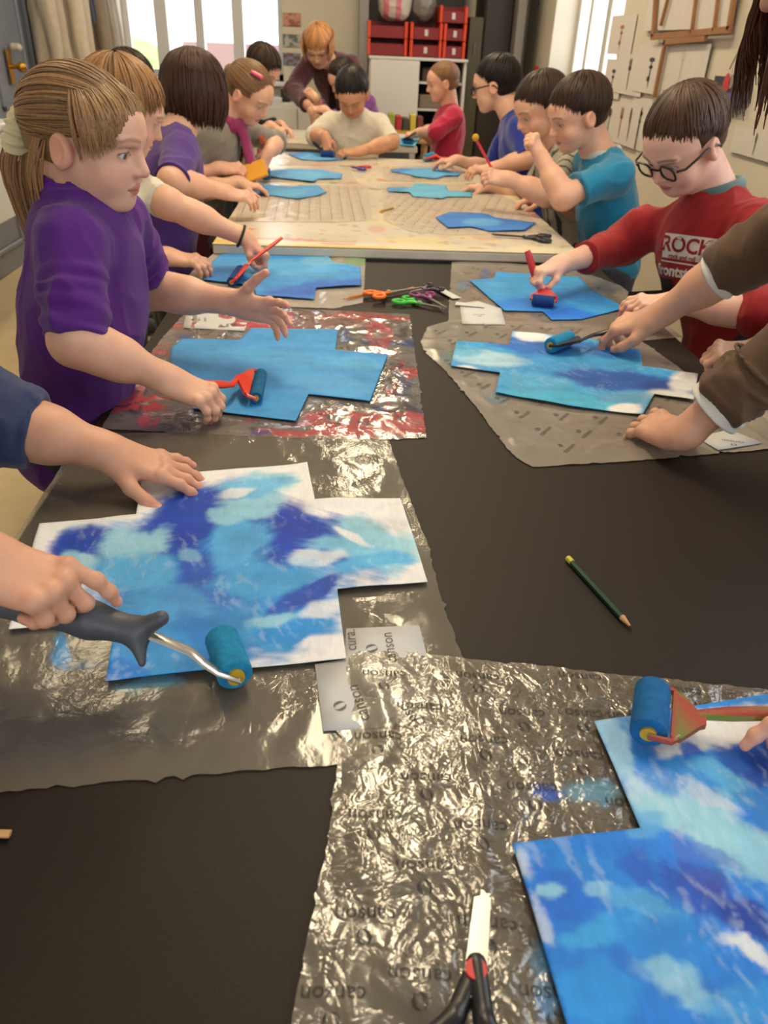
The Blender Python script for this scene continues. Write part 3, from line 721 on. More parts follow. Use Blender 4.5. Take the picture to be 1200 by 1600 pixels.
def wrink(base, amp, key, seed, hang=None):
    att = wr.get(key) or (lambda x, y: np.ones(len(x)))
    def g(x, y, e):
        r = 1-np.abs(2*fbm2(x*14, y*10, seed, 3)-1)*2.2; r2 = 1-np.abs(2*fbm2(x*40, y*40, seed+4, 2)-1)*2
        z = base+amp*(.25+np.clip(r, 0, 1)**2*.9+np.clip(r2, 0, 1)*.25)*att(x, y)*(.35+.65*sstep(0, .03, e))
        if hang is not None: 
            o = np.maximum(0, hang-x); z = z-o*1.9-o*o*4+.012*np.sin(y*34)*sstep(0, .05, o)
        return z
    return g
film = plastic_mat('clear_film', haze=.19, crinkle=.50, rough=.15, scale=2.1, calm=(.50, .64), mscale=13, gl_=.62)
filmB = plastic_mat('crinkled_film', haze=.17, crinkle=.85, rough=.20, scale=1.05, calm=(.34, .52), tint=(205, 188, 165))
filmC = plastic_mat('stained_film', haze=.24, crinkle=.8, rough=.14, tint=(205, 196, 190))
filmD = plastic_mat('milky_film', haze=.40, crinkle=.35, rough=.24, tint=(196, 184, 170))
filmF = plastic_mat('far_film', haze=.42, crinkle=.55, rough=.14, tint=(240, 228, 216), gl_=.4)
def stain(lst, seed, extra=None):
    def g(px, py, x, y, e):
        c = blobs(px, py, (84, 92, 100), lst, seed, alpha0=0.0, warp=18, wsc=.03); c[:, 3] *= .85*sstep(.25, .6, fbm2(px*.05, py*.09, seed+99, 3)+.25)
        if extra: c = extra(c, px, py, x, y)
        return c
    return g
def redstreak(c, px, py, x, y):
    mar = sstep(.0, .012, edge_dist(A3, x, y))*~inside(A3, x, y)
    for k, (rgb, thr, sx, sy) in enumerate((((196, 52, 62), .605, 9, 26), ((186, 70, 84), .64, 26, 9), ((40, 70, 140), .70, 16, 18), ((60, 45, 55), .70, 22, 22))):
        m_ = sstep(thr, thr+.035, fbm2(x*sx+k*3, y*sy+k, 60+k, 4))*mar*.8; c[:, :3] = c[:, :3]*(1-m_[:, None])+lin(rgb)*m_[:, None]; c[:, 3] = np.maximum(c[:, 3], m_)
    return c
filmsA = sheet('plastic_sheet', tp([(608, 690), (632, 760), (668, 850), (690, 940), (715, 1010), (737, 1062), (772, 1168), (700, 1180), (525, 1196), (300, 1213), (0, 1240), (-260, 1265), (-330, 1020)], TZ)+[(-.47, .86), (-.50, .98), (-.49, 1.10)]+tp([(195, 679), (350, 672), (500, 680)], TZ), .007,
    wrink(TZ+.0012, .0018, 'A', 3, -.388), film, stain([(98, 1020, 14, 30, 0, (40, 150, 215), .95), (130, 1040, 40, 8, 0, (60, 110, 150), .7), (235, 1068, 60, 14, -5, (110, 180, 210), .8), (60, 1130, 130, 70, 5, (70, 58, 66), .5), (220, 1120, 90, 40, 0, (52, 50, 60), .4), (690, 890, 14, 8, 0, (120, 190, 215), .6)], 5), rag=.0012, seed=2)
tag(filmsA, 'large clear plastic sheet under the half-painted paper at left', 'plastic sheet', 'protective plastic sheets')
filmsB = sheet('plastic_sheet', tp([(545, 1014), (700, 1030), (850, 1046), (1200, 1082), (1500, 1112), (2300, 1500), (2200, 2300), (900, 2600), (250, 2300), (455, 1610), (480, 1470), (515, 1300), (527, 1195), (536, 1120)], TZ), .006,
    wrink(TZ+.0032, .0036, 'B', 9), filmB, stain([(930, 1240, 50, 22, 5, (90, 165, 200), .8), (850, 1235, 30, 14, 10, (30, 90, 190), .95), (818, 1270, 6, 26, 10, (60, 140, 200), .6), (850, 1500, 20, 40, 0, (60, 150, 205), .7), (852, 1560, 22, 40, 0, (50, 140, 205), .8), (870, 1700, 30, 60, 0, (60, 140, 200), .6)], 8), rag=.0012, seed=4)
tag(filmsB, 'crinkled clear plastic sheet with upside-down brand print in front', 'plastic sheet', 'protective plastic sheets')
filmsC = sheet('plastic_sheet', tp([(298, 480), (420, 482), (520, 486), (640, 492), (652, 580), (666, 685), (600, 688), (420, 684), (300, 678), (158, 671), (205, 592), (255, 527)], TZ), .006,
    wrink(TZ+.0008, .0030, 'C', 15), filmC, stain([(470, 497, 140, 12, 3, (190, 60, 60), .5), (560, 690, 60, 6, 0, (190, 50, 60), .6), (205, 640, 18, 8, 20, (30, 22, 40), .9), (245, 645, 30, 8, 0, (150, 60, 70), .6), (240, 604, 25, 6, 0, (90, 160, 190), .7), (660, 600, 10, 40, 0, (40, 80, 160), .5), (255, 660, 80, 20, 0, (90, 80, 110), .4), (628, 600, 14, 30, 0, (50, 90, 160), .6), (400, 498, 60, 14, 10, (200, 50, 45), .9)], 15, redstreak), rag=.001, seed=5)
tag(filmsC, 'plastic sheet streaked with dried red paint before the person in purple', 'plastic sheet', 'protective plastic sheets')
filmsE = sheet('plastic_sheet', tp([(706, 410), (760, 409), (850, 416), (905, 424), (968, 446), (1010, 478), (1066, 528), (1000, 533), (900, 512), (792, 514), (700, 504)], TZ), .008,
    wrink(TZ+.0006, .0026, 'E', 22), filmD, stain([(760, 430, 10, 14, 0, (40, 110, 180), .8), (725, 445, 14, 8, 0, (60, 130, 190), .8), (1000, 470, 30, 30, 0, (100, 140, 170), .4)], 23), rag=.001, seed=6)
tag(filmsE, 'milky plastic sheet before the person in red', 'plastic sheet', 'protective plastic sheets')
filmsD = sheet('plastic_sheet', tp([(657, 536), (668, 512), (705, 501), (800, 503), (935, 512), (1000, 532), (1075, 586), (1130, 632), (1215, 648), (1240, 700), (1100, 712), (985, 722), (832, 731), (806, 716), (790, 700), (735, 626), (690, 574), (664, 552)], TZ), .006,
    wrink(TZ+.0012, .0026, 'D', 27), filmD, stain([(705, 555, 16, 12, 0, (90, 160, 180), .6), (775, 618, 20, 10, 0, (80, 160, 190), .6)], 25), rag=.0016, seed=7)
tag(filmsD, 'milky plastic sheet with pointed corner under the paper at right', 'plastic sheet', 'protective plastic sheets')
filmsF = sheet('plastic_sheet', tp([(340, 392), (440, 388), (571, 390), (570, 430), (567, 474), (520, 483), (400, 478), (258, 472), (300, 425)], TZ), .008,
    wrink(TZ+.0008, .0030, 'F', 31), filmF, stain([(520, 395, 60, 8, 0, (150, 160, 90), .7), (560, 412, 30, 8, 0, (90, 170, 90), .7), (470, 392, 60, 6, 0, (190, 130, 130), .6), (540, 440, 30, 20, 0, (200, 190, 120), .3), (360, 470, 70, 6, 0, (200, 160, 110), .5)], 31), rag=.001, seed=8)
tag(filmsF, 'clear plastic sheet at the back left of the black table', 'plastic sheet', 'protective plastic sheets')
def pp(lst, seed, base=MID, warp=26, dry=0.0):
    def g(px, py, x, y, e):
        c = blobs(px, py, base, lst, seed, warp=warp)[:, :3]
        n1 = fbm2(x*26, y*26, seed+31, 4); n2 = fbm2(x*9+n1*2, y*60, seed+41, 4); n3 = fbm2(x*190, y*60, seed+51, 2)
        d1 = (sstep(.56, .74, fbm2(x*150+n1*6, y*70+x*60, seed+61, 3))*sstep(.42, .6, fbm2(x*16, y*16, seed+71, 3))*dry)[:, None]; lum = c.mean(1, keepdims=True)
        c = c*(1-d1)+(c*.45+lin((205, 222, 238))*.55)*d1
        c = c*(1+(n1-.5)[:, None]*.34+(n2-.5)[:, None]*.26+(n3-.5)[:, None]*.14)
        return np.clip(c, 0, .86)
    return g
ppm = paint_mat('painted_paper', .62)
def paper(poly, z, step, colf, label, curl=.004, seed=1, group='painted cross-shaped papers'):
    def zf(x, y, e): return z+curl*(1-sstep(0, .022, e))*(fbm2(x*13, y*13, seed, 2)**1.4)*1.3
    o = sheet('painted_paper', poly, step, zf, ppm, colf, thick=.0005, seed=seed)
    return tag(o, label, 'painting', group)
P2B = [(330, 905, 215, 88, 8, MID, 1), (300, 985, 165, 75, -4, (50, 140, 215), 1), (325, 815, 105, 52, -22, MID, 1), (500, 852, 120, 44, 14, MID, 1), (400, 762, 62, 22, -8, PALE, .95), (135, 875, 52, 42, 0, (70, 150, 215), 1), (200, 1035, 60, 34, 0, MID, 1), (450, 985, 70, 34, -8, (60, 160, 225), 1),
    (300, 800, 72, 44, -25, DEEP, .95), (255, 850, 40, 50, 20, DEEP, .8), (130, 850, 55, 22, -8, DEEP, .95), (470, 830, 95, 42, 16, DEEP, .97), (400, 870, 60, 45, -20, DEEP, .85), (320, 900, 70, 40, -35, (30, 80, 190), .9), (230, 905, 50, 30, -20, ROY, .8), (420, 820, 40, 40, 0, DEEP, .8),
    (205, 850, 55, 26, -10, PALE, .9), (215, 890, 55, 30, -15, SKY, .9), (120, 878, 34, 16, 0, PALE, .9), (370, 850, 52, 40, -30, SKY, .85), (390, 785, 45, 26, -10, PALE, .9), (400, 760, 60, 16, -8, SKY, .7), (370, 772, 30, 8, -10, WHT, .7), (350, 806, 26, 14, 0, PALE, .8),
    (590, 845, 72, 34, 18, PALE, .95), (560, 862, 90, 18, 8, (120, 190, 225), .9), (500, 868, 40, 12, 0, (215, 225, 232), .8), (555, 840, 30, 6, 28, WHT, .8), (590, 880, 70, 13, -6, SKY, .9), (340, 930, 70, 30, -25, (55, 120, 205), .8), (260, 940, 70, 30, 0, SKY, .6), (420, 905, 90, 26, -12, (70, 165, 225), .8),
    (488, 925, 50, 13, -22, (22, 72, 185), .97), (450, 950, 50, 14, -25, (25, 80, 190), .9), (460, 985, 62, 30, -5, (30, 140, 222), .9), (430, 965, 45, 10, -8, PALE, .8), (320, 1000, 60, 26, 0, (30, 120, 205), .7), (230, 1010, 60, 36, 0, (60, 150, 220), .9), (200, 1045, 40, 20, 0, (40, 120, 215), .8), (510, 1008, 50, 14, -10, WHT, .9), (500, 952, 30, 14, -20, WHT, .7), (300, 870, 16, 10, 0, PALE, .5)]
paper(A2, z2, .0026, pp(P2B, 2, WHT, 22, .40), 'cross-shaped paper half painted blue with wide white margins, large at left', .005, 3)
P1B = [(1100, 1450, 300, 260, 0, (30, 125, 225), 1), (1040, 1200, 120, 90, 40, (60, 150, 228), .9), (960, 1160, 26, 60, -30, (160, 205, 235), .8), (1020, 1240, 40, 60, -35, (190, 215, 235), .8), (1075, 1290, 90, 30, 30, PALE, .9), (1170, 1320, 90, 40, 30, PALE, .85), (1110, 1150, 90, 22, -6, WHT, .97), (1160, 1120, 90, 20, -5, WHT, .97), (1150, 1190, 60, 22, 20, (25, 85, 190), .9), (1190, 1200, 30, 40, 0, (20, 70, 170), .9), (1085, 1180, 26, 12, 30, ROY, .9), (1130, 1215, 60, 22, 30, SKY, .9), (1110, 1250, 50, 14, 35, (200, 215, 235), .7),
    (1020, 1200, 40, 28, 30, (40, 130, 225), .8), (820, 1350, 24, 30, 0, (190, 205, 232), .8), (880, 1400, 60, 50, 0, (25, 110, 220), .9), (950, 1350, 90, 26, 0, (30, 135, 230), .8), (1000, 1350, 24, 40, -30, (30, 90, 205), .8), (860, 1385, 16, 12, 0, PALE, .8), (940, 1385, 20, 12, 0, PALE, .6), (1120, 1400, 90, 34, 28, (30, 80, 195), .9), (1160, 1430, 60, 30, 25, (18, 60, 165), .9), (1100, 1370, 40, 24, 20, (60, 80, 180), .7), (1010, 1410, 70, 22, 20, SKY, .7), (940, 1460, 70, 30, -20, (60, 170, 240), .8), (1040, 1480, 90, 40, 20, (35, 140, 232), .8), (1175, 1490, 50, 18, 30, (215, 222, 235), .9), (1100, 1330, 60, 14, 30, (70, 110, 205), .7), (1080, 1545, 90, 24, 30, PALE, .7), (930, 1545, 60, 50, 0, (40, 150, 235), .8), (1150, 1580, 60, 40, 0, (50, 150, 232), .8), (845, 1440, 12, 40, -15, (200, 215, 235), .7), (980, 1510, 50, 20, 30, (30, 110, 215), .6), (1010, 1290, 26, 20, 0, (90, 170, 230), .7), (1190, 1270, 40, 26, 20, (50, 130, 215), .7)]
paper(A1, z1, .0028, pp(P1B, 5, (40, 140, 230), 30, .5), 'bright blue cross-shaped paper lying in the bottom right corner', .003, 5)
paper(A3, TZ+.0042, .004, pp([(330, 580, 90, 22, 0, (60, 135, 205), .5), (450, 560, 100, 12, 5, (80, 165, 222), .6), (520, 600, 70, 14, 5, (90, 170, 225), .5), (400, 530, 60, 10, 0, (55, 140, 210), .6), (560, 570, 40, 10, 0, (95, 175, 228), .5)], 12, (62, 150, 215), 14), 'evenly blue cross-shaped paper before the person in purple', .002, 7)
paper(A4, TZ+.0045, .004, pp([(900, 580, 110, 26, 6, (60, 150, 215), .8), (830, 540, 60, 16, 0, (30, 90, 185), .8), (930, 545, 60, 10, 8, (35, 100, 190), .8), (830, 525, 30, 8, 5, WHT, .9), (760, 560, 60, 12, 4, (180, 215, 228), .8), (730, 548, 26, 10, 0, (80, 170, 215), .8), (960, 595, 90, 16, 6, (25, 75, 170), .9), (1040, 605, 40, 10, 5, (20, 60, 140), .9), (1075, 595, 26, 16, 0, (226, 224, 220), .95), (1050, 622, 50, 10, 5, (214, 214, 206), .95), (990, 625, 60, 12, 5, (100, 160, 200), .8), (880, 625, 100, 10, 6, (70, 180, 222), .9), (840, 600, 60, 14, 4, (90, 175, 220), .6), (975, 640, 26, 8, 0, WHT, .9), (720, 575, 26, 6, 0, WHT, .8)], 14, (55, 155, 215), 12, .3), 'blue cross-shaped paper with white corners, held by the brown sleeves', .004, 9)
paper(A5, TZ+.0032, .005, pp([(860, 440, 70, 12, 0, (50, 150, 220), .7), (900, 460, 60, 8, 10, (30, 110, 200), .5), (830, 476, 60, 10, 0, (25, 115, 215), .8), (890, 493, 60, 8, 0, (25, 110, 225), .9), (760, 445, 30, 8, 0, (70, 160, 220), .6)], 16, (55, 150, 220), 12), 'blue painted paper before the person in red', .002, 11)
paper(A6, TZ+.0045, .005, pp([(500, 452, 90, 13, -4, (45, 100, 195), .95), (440, 420, 90, 12, 0, (80, 165, 220), .7), (350, 425, 40, 12, 0, (35, 120, 200), .8), (520, 405, 50, 10, 0, (110, 180, 215), .7)], 18, (60, 145, 215), 12), 'blue paper at the back left of the black table', .004, 13)
FARP = [([(388, 297), (410, 289), (455, 292), (495, 290), (511, 300), (495, 306), (462, 311), (430, 306), (392, 304)], 'wavy-edged blue paper by the person in the violet top'),
    ([(418, 268), (450, 264), (500, 265), (535, 272), (533, 279), (497, 280), (490, 284), (440, 279), (418, 276)], 'blue paper by the person with pink scarf'),
    ([(450, 241), (480, 238), (545, 243), (535, 250), (500, 251), (470, 249)], 'blue paper before the person in white'),
    ([(610, 265), (640, 263), (690, 264), (720, 271), (715, 275), (695, 275), (680, 279), (650, 277), (640, 273), (612, 268)], 'blue paper near the person in blue'),
    ([(605, 294), (642, 293), (648, 288), (697, 290), (700, 298), (738, 300), (737, 308), (700, 307), (690, 310), (645, 307), (640, 301), (606, 299)], 'light blue cross-shaped paper in the middle of the pale table'),
    ([(680, 340), (705, 332), (755, 334), (775, 341), (838, 348), (820, 360), (765, 361), (735, 354), (700, 356)], 'blue paper with dark edges near the person in turquoise'),
    ([(404, 210), (430, 206), (448, 209), (440, 213)], 'small blue paper before the person in dark red checks'),
    ([(616, 218), (640, 213), (656, 217), (648, 229), (625, 227)], 'blue paper before the person in crimson')]
for i, (po, lb) in enumerate(FARP):
    o = paper(tp(po, FZ+.006), FZ+.006, .012, pp([(sum(p[0] for p in po)/len(po), sum(p[1] for p in po)/len(po), 30, 6, 0, (100, 180, 225), .6), (po[0][0]+12, po[0][1], 20, 5, 0, (45, 110, 190), .5)], 30+i, [(75, 150, 210), (85, 155, 215), (60, 140, 215), (75, 155, 220), (95, 175, 215), (50, 120, 205), (60, 150, 220), (90, 180, 220)][i], 8), lb, .004, 40+i)
FF = [([(372, 318), (380, 288), (575, 290), (582, 345), (520, 348), (368, 346)], 0), ([(385, 284), (400, 262), (545, 262), (560, 286)], 0), ([(600, 345), (596, 286), (742, 287), (800, 312), (842, 352), (845, 364), (700, 368), (640, 362)], 0), ([(600, 283), (598, 260), (720, 260), (738, 284)], 0), ([(430, 258), (440, 238), (590, 240), (592, 259)], 0)]
FL_ = ['clear plastic sheet under the wavy-edged blue paper', 'clear plastic sheet beside the person with pink scarf', 'printed plastic sheet under the dark-edged blue paper', 'printed plastic sheet near the person in blue', 'plastic sheet before the person in white']
FSH = []
for i, (po, _) in enumerate(FF):
    P_ = tp(po, FZ); o = sheet('plastic_sheet', P_, .014, wrink(FZ+.0012, .003, 'x', 50+i), filmF, stain([], 50+i), seed=50+i); tag(o, FL_[i], 'plastic sheet', 'protective plastic sheets'); FSH.append((o, P_))

# ================================================================== PEOPLE
SK = (222, 172, 146)
def cloth_mat(name, c, bump=.35, bs=700, sheen=.3, rough=.85): return mat(name, c, rough, vary=.08, vscale=30, bump=bump, bscale=bs, sheen=sheen)
def person(label, Hc, face, pel, bf, arms, shirt, pants=(40, 44, 58), hh=.195, roll=0, skin=SK, res=.004, sh=None, hair=None, hair_c=(70, 48, 34),
           gaze=(0, 1, -.4), eye=.018, jaw=1.0, collar=None, nb=None, feet=None, brow=None, hand_res=None, torso_w=1.0, pantsh=None, iris=(90, 66, 48), adult=False, slack=1.0):
    """one whole figure: body (skin) with clothes, eyes and hair as its parts"""
    k = hh/.195; Hc = np.asarray(Hc, float); M = head_frame(face, roll); pel = np.asarray(pel, float); bf = unit((bf[0], bf[1], 0)); rt = V3(bf[1], -bf[0], 0)
    NB = np.asarray(nb, float) if nb is not None else Hc+unit(pel-Hc)*.73*hh-M[:, 1]*.16*hh-bf*.015*k
    dn = unit(pel-NB); SM = NB+dn*.035*k
    SR, SL = sh if sh is not None else (SM+rt*.125*k*torso_w, SM-rt*.125*k*torso_w)
    rt2 = unit(SR-SL); mid = (SR+SL)/2; dp = unit(np.cross(dn, rt2)); MT = np.column_stack([rt2, dp, -dn]); hr = hand_res or res*.7
    # skin
    S = Solid(); head(S, Hc, M, hh, jaw=jaw, eye=eye, neck=NB+dn*.02*k); v, f = S.mesh(min(res*.8, .0034)); c = paint_skin(v, skin); c = paint_head(v, c, Hc, M, hh, brow=brow or tuple(np.array(hair_c)*.8), eye=eye)
    parts = [(v, f, c)]
    S = Solid(); S.cap(NB, pel, .045*k, .06*k, n=dp, f=1.2); geo = {}
    for sd, Sh, sg in (('R', SR, 1), ('L', SL, -1)):
        a = arms[sd]; Wr = np.asarray(a['w'], float); la, lb = a.get('len', (.215*k, .185*k))
        E_ = np.asarray(a['e'], float) if 'e' in a else ik(Sh, Wr, la, lb, np.asarray(a.get('hint', -bf*.3+V3(0, 0, -1)+rt*.5*sg), float))
        geo[sd] = (Sh, E_, Wr); S.cap(NB+dn*.03*k, Sh+dn*.01*k, .024*k, .028*k); S.cap(Sh, E_, .034*k, .030*k)
    v, f = S.mesh(.008); parts.append((v, f, paint_skin(v, skin)))
    for sd, sg in (('R', 1), ('L', -1)):
        Sh, E_, Wr = geo[sd]; a = arms[sd]; S = Solid(); X = unit(a['x']); N_ = unit(a['n']); N_ = unit(N_-X*(N_@X)); HL = a.get('L', .140*k); aw = a.get('aw', 1)*k
        U = E_+(Sh-E_)*.55
        S.cap(U, E_, .036*aw, .033*aw, k=.02); S.cap(E_, E_+(Wr-E_)*.45, .0335*aw, .033*aw, k=.025); S.cap(E_+(Wr-E_)*.3, Wr, .034*aw, .0225*aw, k=.02, n=N_, f=1.08); S.ell(E_, (.031*aw,)*3, k=.02)
        S.cap(Wr-X*.01, Wr+X*HL*.12, .0225*aw, HL*.15, k=.015, n=N_, f=1.25)
        tips, nails = hand(S, Wr, X, N_, HL, sg, a.get('pose', 'relax')); v, f = S.mesh(a.get('res', hr))
        parts.append((v, f, paint_skin(v, a.get('skin', skin), nails)))
    v, f, c = joinm(parts)
    body = mesh_obj('person', v, f, mat('skin', rough=.48, vc=True, vary=.05, vscale=60, bump=.08, bscale=500, spec=.4, sss=.12), col=c); tag(body, label, 'person')
    eyes(body, Hc, M, hh, gaze, iris)
    # top
    S = Solid(); t = shirt; g = t.get('puff', 1.0)
    S.ell(mid+(pel-mid)*.24, np.array((.125*torso_w, .086*g, .135))*k, MT, .05); S.ell(mid+(pel-mid)*.62, np.array((.112*torso_w, .086*g, .15))*k, MT, .06)
    hem = pel+(dn*V3(.4, .4, 1))*t.get('hem', .03)
    S.cap(mid+(pel-mid)*.5, hem, .076*k*g, .083*k*g, k=.05, n=dp, f=.99); S.cap(pel+rt2*.045*k, hem+rt2*.045*k, .070*k*g, .078*k*g, k=.04); S.cap(pel-rt2*.045*k, hem-rt2*.045*k, .070*k*g, .078*k*g, k=.04)
    for sd in 'RL':
        Sh, E_, Wr = geo[sd]; S.cap(NB+dn*.03*k, Sh+dn*.008, .040*k, .044*k, k=.03)
        te = t['sl'] if not isinstance(t['sl'], dict) else t['sl'][sd]; r0 = t.get('r', .050)*k; r1 = t.get('r1', .046)*k; u = unit(E_-Sh)
        if te <= 1:
            S.cap(Sh, Sh+(E_-Sh)*te, r0, r1+(r0-r1)*(1-te), k=.03, cut=True)
            for q in range(6 if t.get('bunch') else 0): S.torus(Sh+(E_-Sh)*te-u*(.012+.015*q)*k+V3(*rng.normal(0, .002, 3)), unit(u+rng.normal(0, .16, 3)), r1-.001+(r0-r1)*q/7, .0062*k, k=.010)
            S.torus(Sh+(E_-Sh)*te-u*.004, u, (r1+(r0-r1)*(1-te))-.002, .0035*k, k=.006)
        else:
            S.cap(Sh, E_, r0, r1, k=.03); e2 = E_+(Wr-E_)*(te-1); u = unit(Wr-E_); r2 = t.get('r2', .0425)*k; S.cap(E_, e2, r1, r2, k=.02, cut=True); S.torus(e2-u*.004, u, r2-.001, .0038*k, k=.006)
            if t.get('bunch'):
                for q in range(5): S.torus(e2-u*(.012+.013*q)*k+V3(*rng.normal(0, .002, 3)), unit(u+rng.normal(0, .12, 3)), r2+(r1-r2)*q/7+.001, .0055*k, k=.010)
    S.cap(NB-dn*.015*k, NB+dn*.05*k, .050*k, .058*k, k=.03, cut0=True)
    nu = unit(-dn*.8+M[:, 2]*.2-bf*.1)
    if t.get('neck') == 'high': 
        S.cap(NB+dn*.02, NB+nu*.044*k, .056*k, .0535*k, k=.012, cut=True); S.cap(NB, NB+nu*.08*k, .0485*k, .0485*k, k=.004, op='s')
    elif t.get('neck') != 'none': S.cap(NB+nu*.006, NB+nu*.06*k, .052*k*t.get('open', 1.0), .062*k*t.get('open', 1.0), k=.006, op='s'); S.torus(NB+nu*.004, nu, .055*k*t.get('open', 1.0), .004*k, k=.006)
    seed = int(abs(Hc[0]*1000)) % 97; v, f = S.mesh(res, folds(seed, t.get('fold', .0055)*k, 17/k, axis=dn*.6+u*.5, stretch=t.get('st', .45)), amp=.006)
    cm = t['m']; col = t['col'](v, dict(rt=rt2, dn=dn, dp=dp, NB=NB, mid=mid, pel=pel, k=k)) if 'col' in t else None
    top = mesh_obj(t.get('name', 'shirt'), v, f, cm, body, col=col)
    if collar is not None:
        S = Solid(); S.torus(NB+nu*.012*k, nu, .055*k, .008*k, k=.004, rz=.014*k); v, f = S.mesh(.003); mesh_obj('collar', v, f, collar, body)
    # trousers and shoes
    pm = cloth_mat('trousers_%d_%d_%d' % tuple(pants), pants, .3, 500, .1); S = Solid(); gz = pel.copy(); ft = feet or (V3(pel[0], pel[1], 0)-bf*.02)
    S.ell(pel+V3(0, 0, -.02), np.array((.098, .08, .09))*k, np.column_stack([rt, bf, V3(0, 0, 1)]), .03)
    shoes = MB()
    for sg in (1, -1):
        hip = pel+rt*.055*k*sg+V3(0, 0, -.05); an = np.array([ft[0], ft[1], .06])+rt*.075*k*sg; kn = (hip+an)/2+bf*.02
        S.cap(hip, kn, .072*k, .052*k, k=.03); S.cap(kn, an, .050*k, .040*k, k=.02)
        shoes.ball(an+bf*.045*k+V3(0, 0, -.018), (.038*k, .095*k, .04), M=np.column_stack([rt, bf, V3(0, 0, 1)])); 
    v, f = S.mesh(.009, folds(seed+3, .004, 14), amp=.006); mesh_obj('trousers', v, f, pm, body)
    o = shoes.build('shoes', mat('dark_shoes', (52, 48, 50), .6), body, smooth=True); o.data.transform(Matrix.Translation((0, 0, .0)))
    if hair: hair(body, Hc, M, hh, hair_c)
    return body, dict(NB=NB, nu=nu, dn=dn, rt=rt2, dp=dp, mid=mid, pel=pel, geo=geo, M=M, Hc=Hc, k=k, top=top)
def hair_short(front=1.76, side=1.74, back=2.1, n=700, off=.05, fr_len=0, seed=3, pole=(.12, -.45, .9), wid=.017, cut=(0, .60, -.17), jit=.12, spike=0):
    def g(body, C, M, h, c):
        parts = [cap_solid(C, M, h, .012, cut=cut, cr=(.46, .38, .41), low=-.26)]
        parts.append(locks(C, M, h, pole, n, .9, hl_short(front, side, back), off=off, wid=wid, seed=seed, jit=jit, th0=.02))
        parts.append(locks(C, M, h, pole, n//2, .3, hl_short(front*.9, side*.85, back*.8), off=off*1.5+spike, wid=wid, seed=seed+1, jit=jit*1.3))
        hair_obj(body, parts, c)
    return g

# ================================================================== FURNITURE AND WALLS AT THE BACK
cab_m = mat('cabinet_white', (206, 200, 192), .5, vary=.03, vscale=4); dark_m = mat('dark_interior', (34, 30, 28), .8); brown_m = mat('dark_brown_wood', (40, 30, 24), .55, vary=.15, vscale=4); olive_m = mat('olive_metal', (70, 62, 40), .5)
cx0, cx1, cy0, cy1, cz = .175, .905, 6.56, 6.98, 1.15
t = empty('cabinet', ((cx0+cx1)/2, 6.77, 0)); tag(t, 'white cabinet with sliding door and open dark shelves at the back', 'cabinet')
m = MB(); m.box((cx0, cy0+.03, 0), (cx0+.02, cy1, cz-.02)); m.box((cx1-.02, cy0+.03, 0), (cx1, cy1, cz-.02)); m.box((cx0, cy1-.015, 0), (cx1, cy1, cz-.02)); m.box((cx0+.02, cy0+.03, .02), (cx1-.02, cy1-.015, .05)); m.box((.535, cy0+.03, .05), (.55, cy1-.015, cz-.02)); m.build('carcass', cab_m, t)
m = MB(); m.box((cx0-.005, cy0, cz-.02), (cx1+.005, cy1, cz), b=.004); m.build('top_board', cab_m, t); m = MB(); m.box((cx0+.01, cy0, .03), (.55, cy0+.02, cz-.022), b=.003); m.build('sliding_door', cab_m, t)
m = MB(); m.box((.552, cy1-.03, .052), (cx1-.022, cy1-.016, cz-.022)); m.build('back_panel', dark_m, t)
for z in (.34, .58, .80, .98): m = MB(); m.box((.552, cy0+.05, z), (cx1-.022, cy1-.03, z+.014)); m.build('shelf', cab_m, t)
for i, (x, z, wd, h, c) in enumerate(((.57, .595, .10, .10, (96, 70, 50)), (.70, .595, .14, .13, (60, 60, 70)), (.57, .815, .20, .09, (120, 104, 84)), (.79, .815, .07, .11, (44, 46, 60)), (.58, .995, .12, .09, (70, 50, 44)), (.73, .995, .12, .10, (100, 100, 104)), (.58, .355, .24, .12, (52, 44, 40)))):
    m = MB(); m.box((x, cy0+.08, z), (x+wd, cy0+.30, z+h), b=.006); tag(m.build('storage_box', mat('box_%d' % i, c, .7)), ['brown box on the middle shelf of the cabinet, left one', 'slate box on the middle shelf of the cabinet', 'tan flat box on the second shelf of the cabinet', 'navy box on the second shelf of the cabinet', 'dark brown box on the highest cabinet shelf', 'grey box on the highest cabinet shelf', 'dark box on the lowest visible cabinet shelf'][i], 'box', 'boxes in the open cabinet')
orange_m = mat('orange_crate', (206, 62, 28), .45); red_m = mat('dark_red_crate', (120, 14, 18), .5); tagm = mat('crate_label', (190, 186, 184), .6)
def crate(px0, px1, z, label, ln=True):
    x0 = float(W(px0, 70, y=6.62)[0]); x1 = float(W(px1, 70, y=6.62)[0]); y0, y1, h = 6.60, 6.92, .108; t = empty('crate', ((x0+x1)/2, y0, z)); tag(t, label, 'crate', 'stacked red crates')
    
    for xa in (x0, x1-.022): m = MB(); m.box((xa, y0, z), (xa+.022, y1, z+h), b=.004); m.build('side_frame', orange_m, t)
    m = MB(); m.box((x0+.022, y0+.01, z+.002), (x1-.022, y0+.022, z+h*.72), b=.003); m.box((x0+.022, y1-.02, z+.002), (x1-.022, y1-.006, z+h)); m.box((x0+.022, y0+.02, z+.002), (x1-.022, y1-.02, z+.012)); m.build('tray', red_m, t)
    if ln: m = MB(); xc = (x0+x1)/2; m.box((xc-.012, y0+.006, z+.025), (xc+.012, y0+.0098, z+.065)); m.build('label_tag', tagm, t)
for r_, z in enumerate((1.152, 1.262)):
    for k, (a, b) in enumerate(((574, 636), (640, 690), (692, 727))): crate(a, b, z, '%s red crate of the %s row on the white cabinet' % (['wide left', 'middle', 'narrow right'][k], ['lower', 'upper'][r_]), k > 0)
crate(684, 727, 1.372, 'topmost orange-sided crate above the narrow right ones')
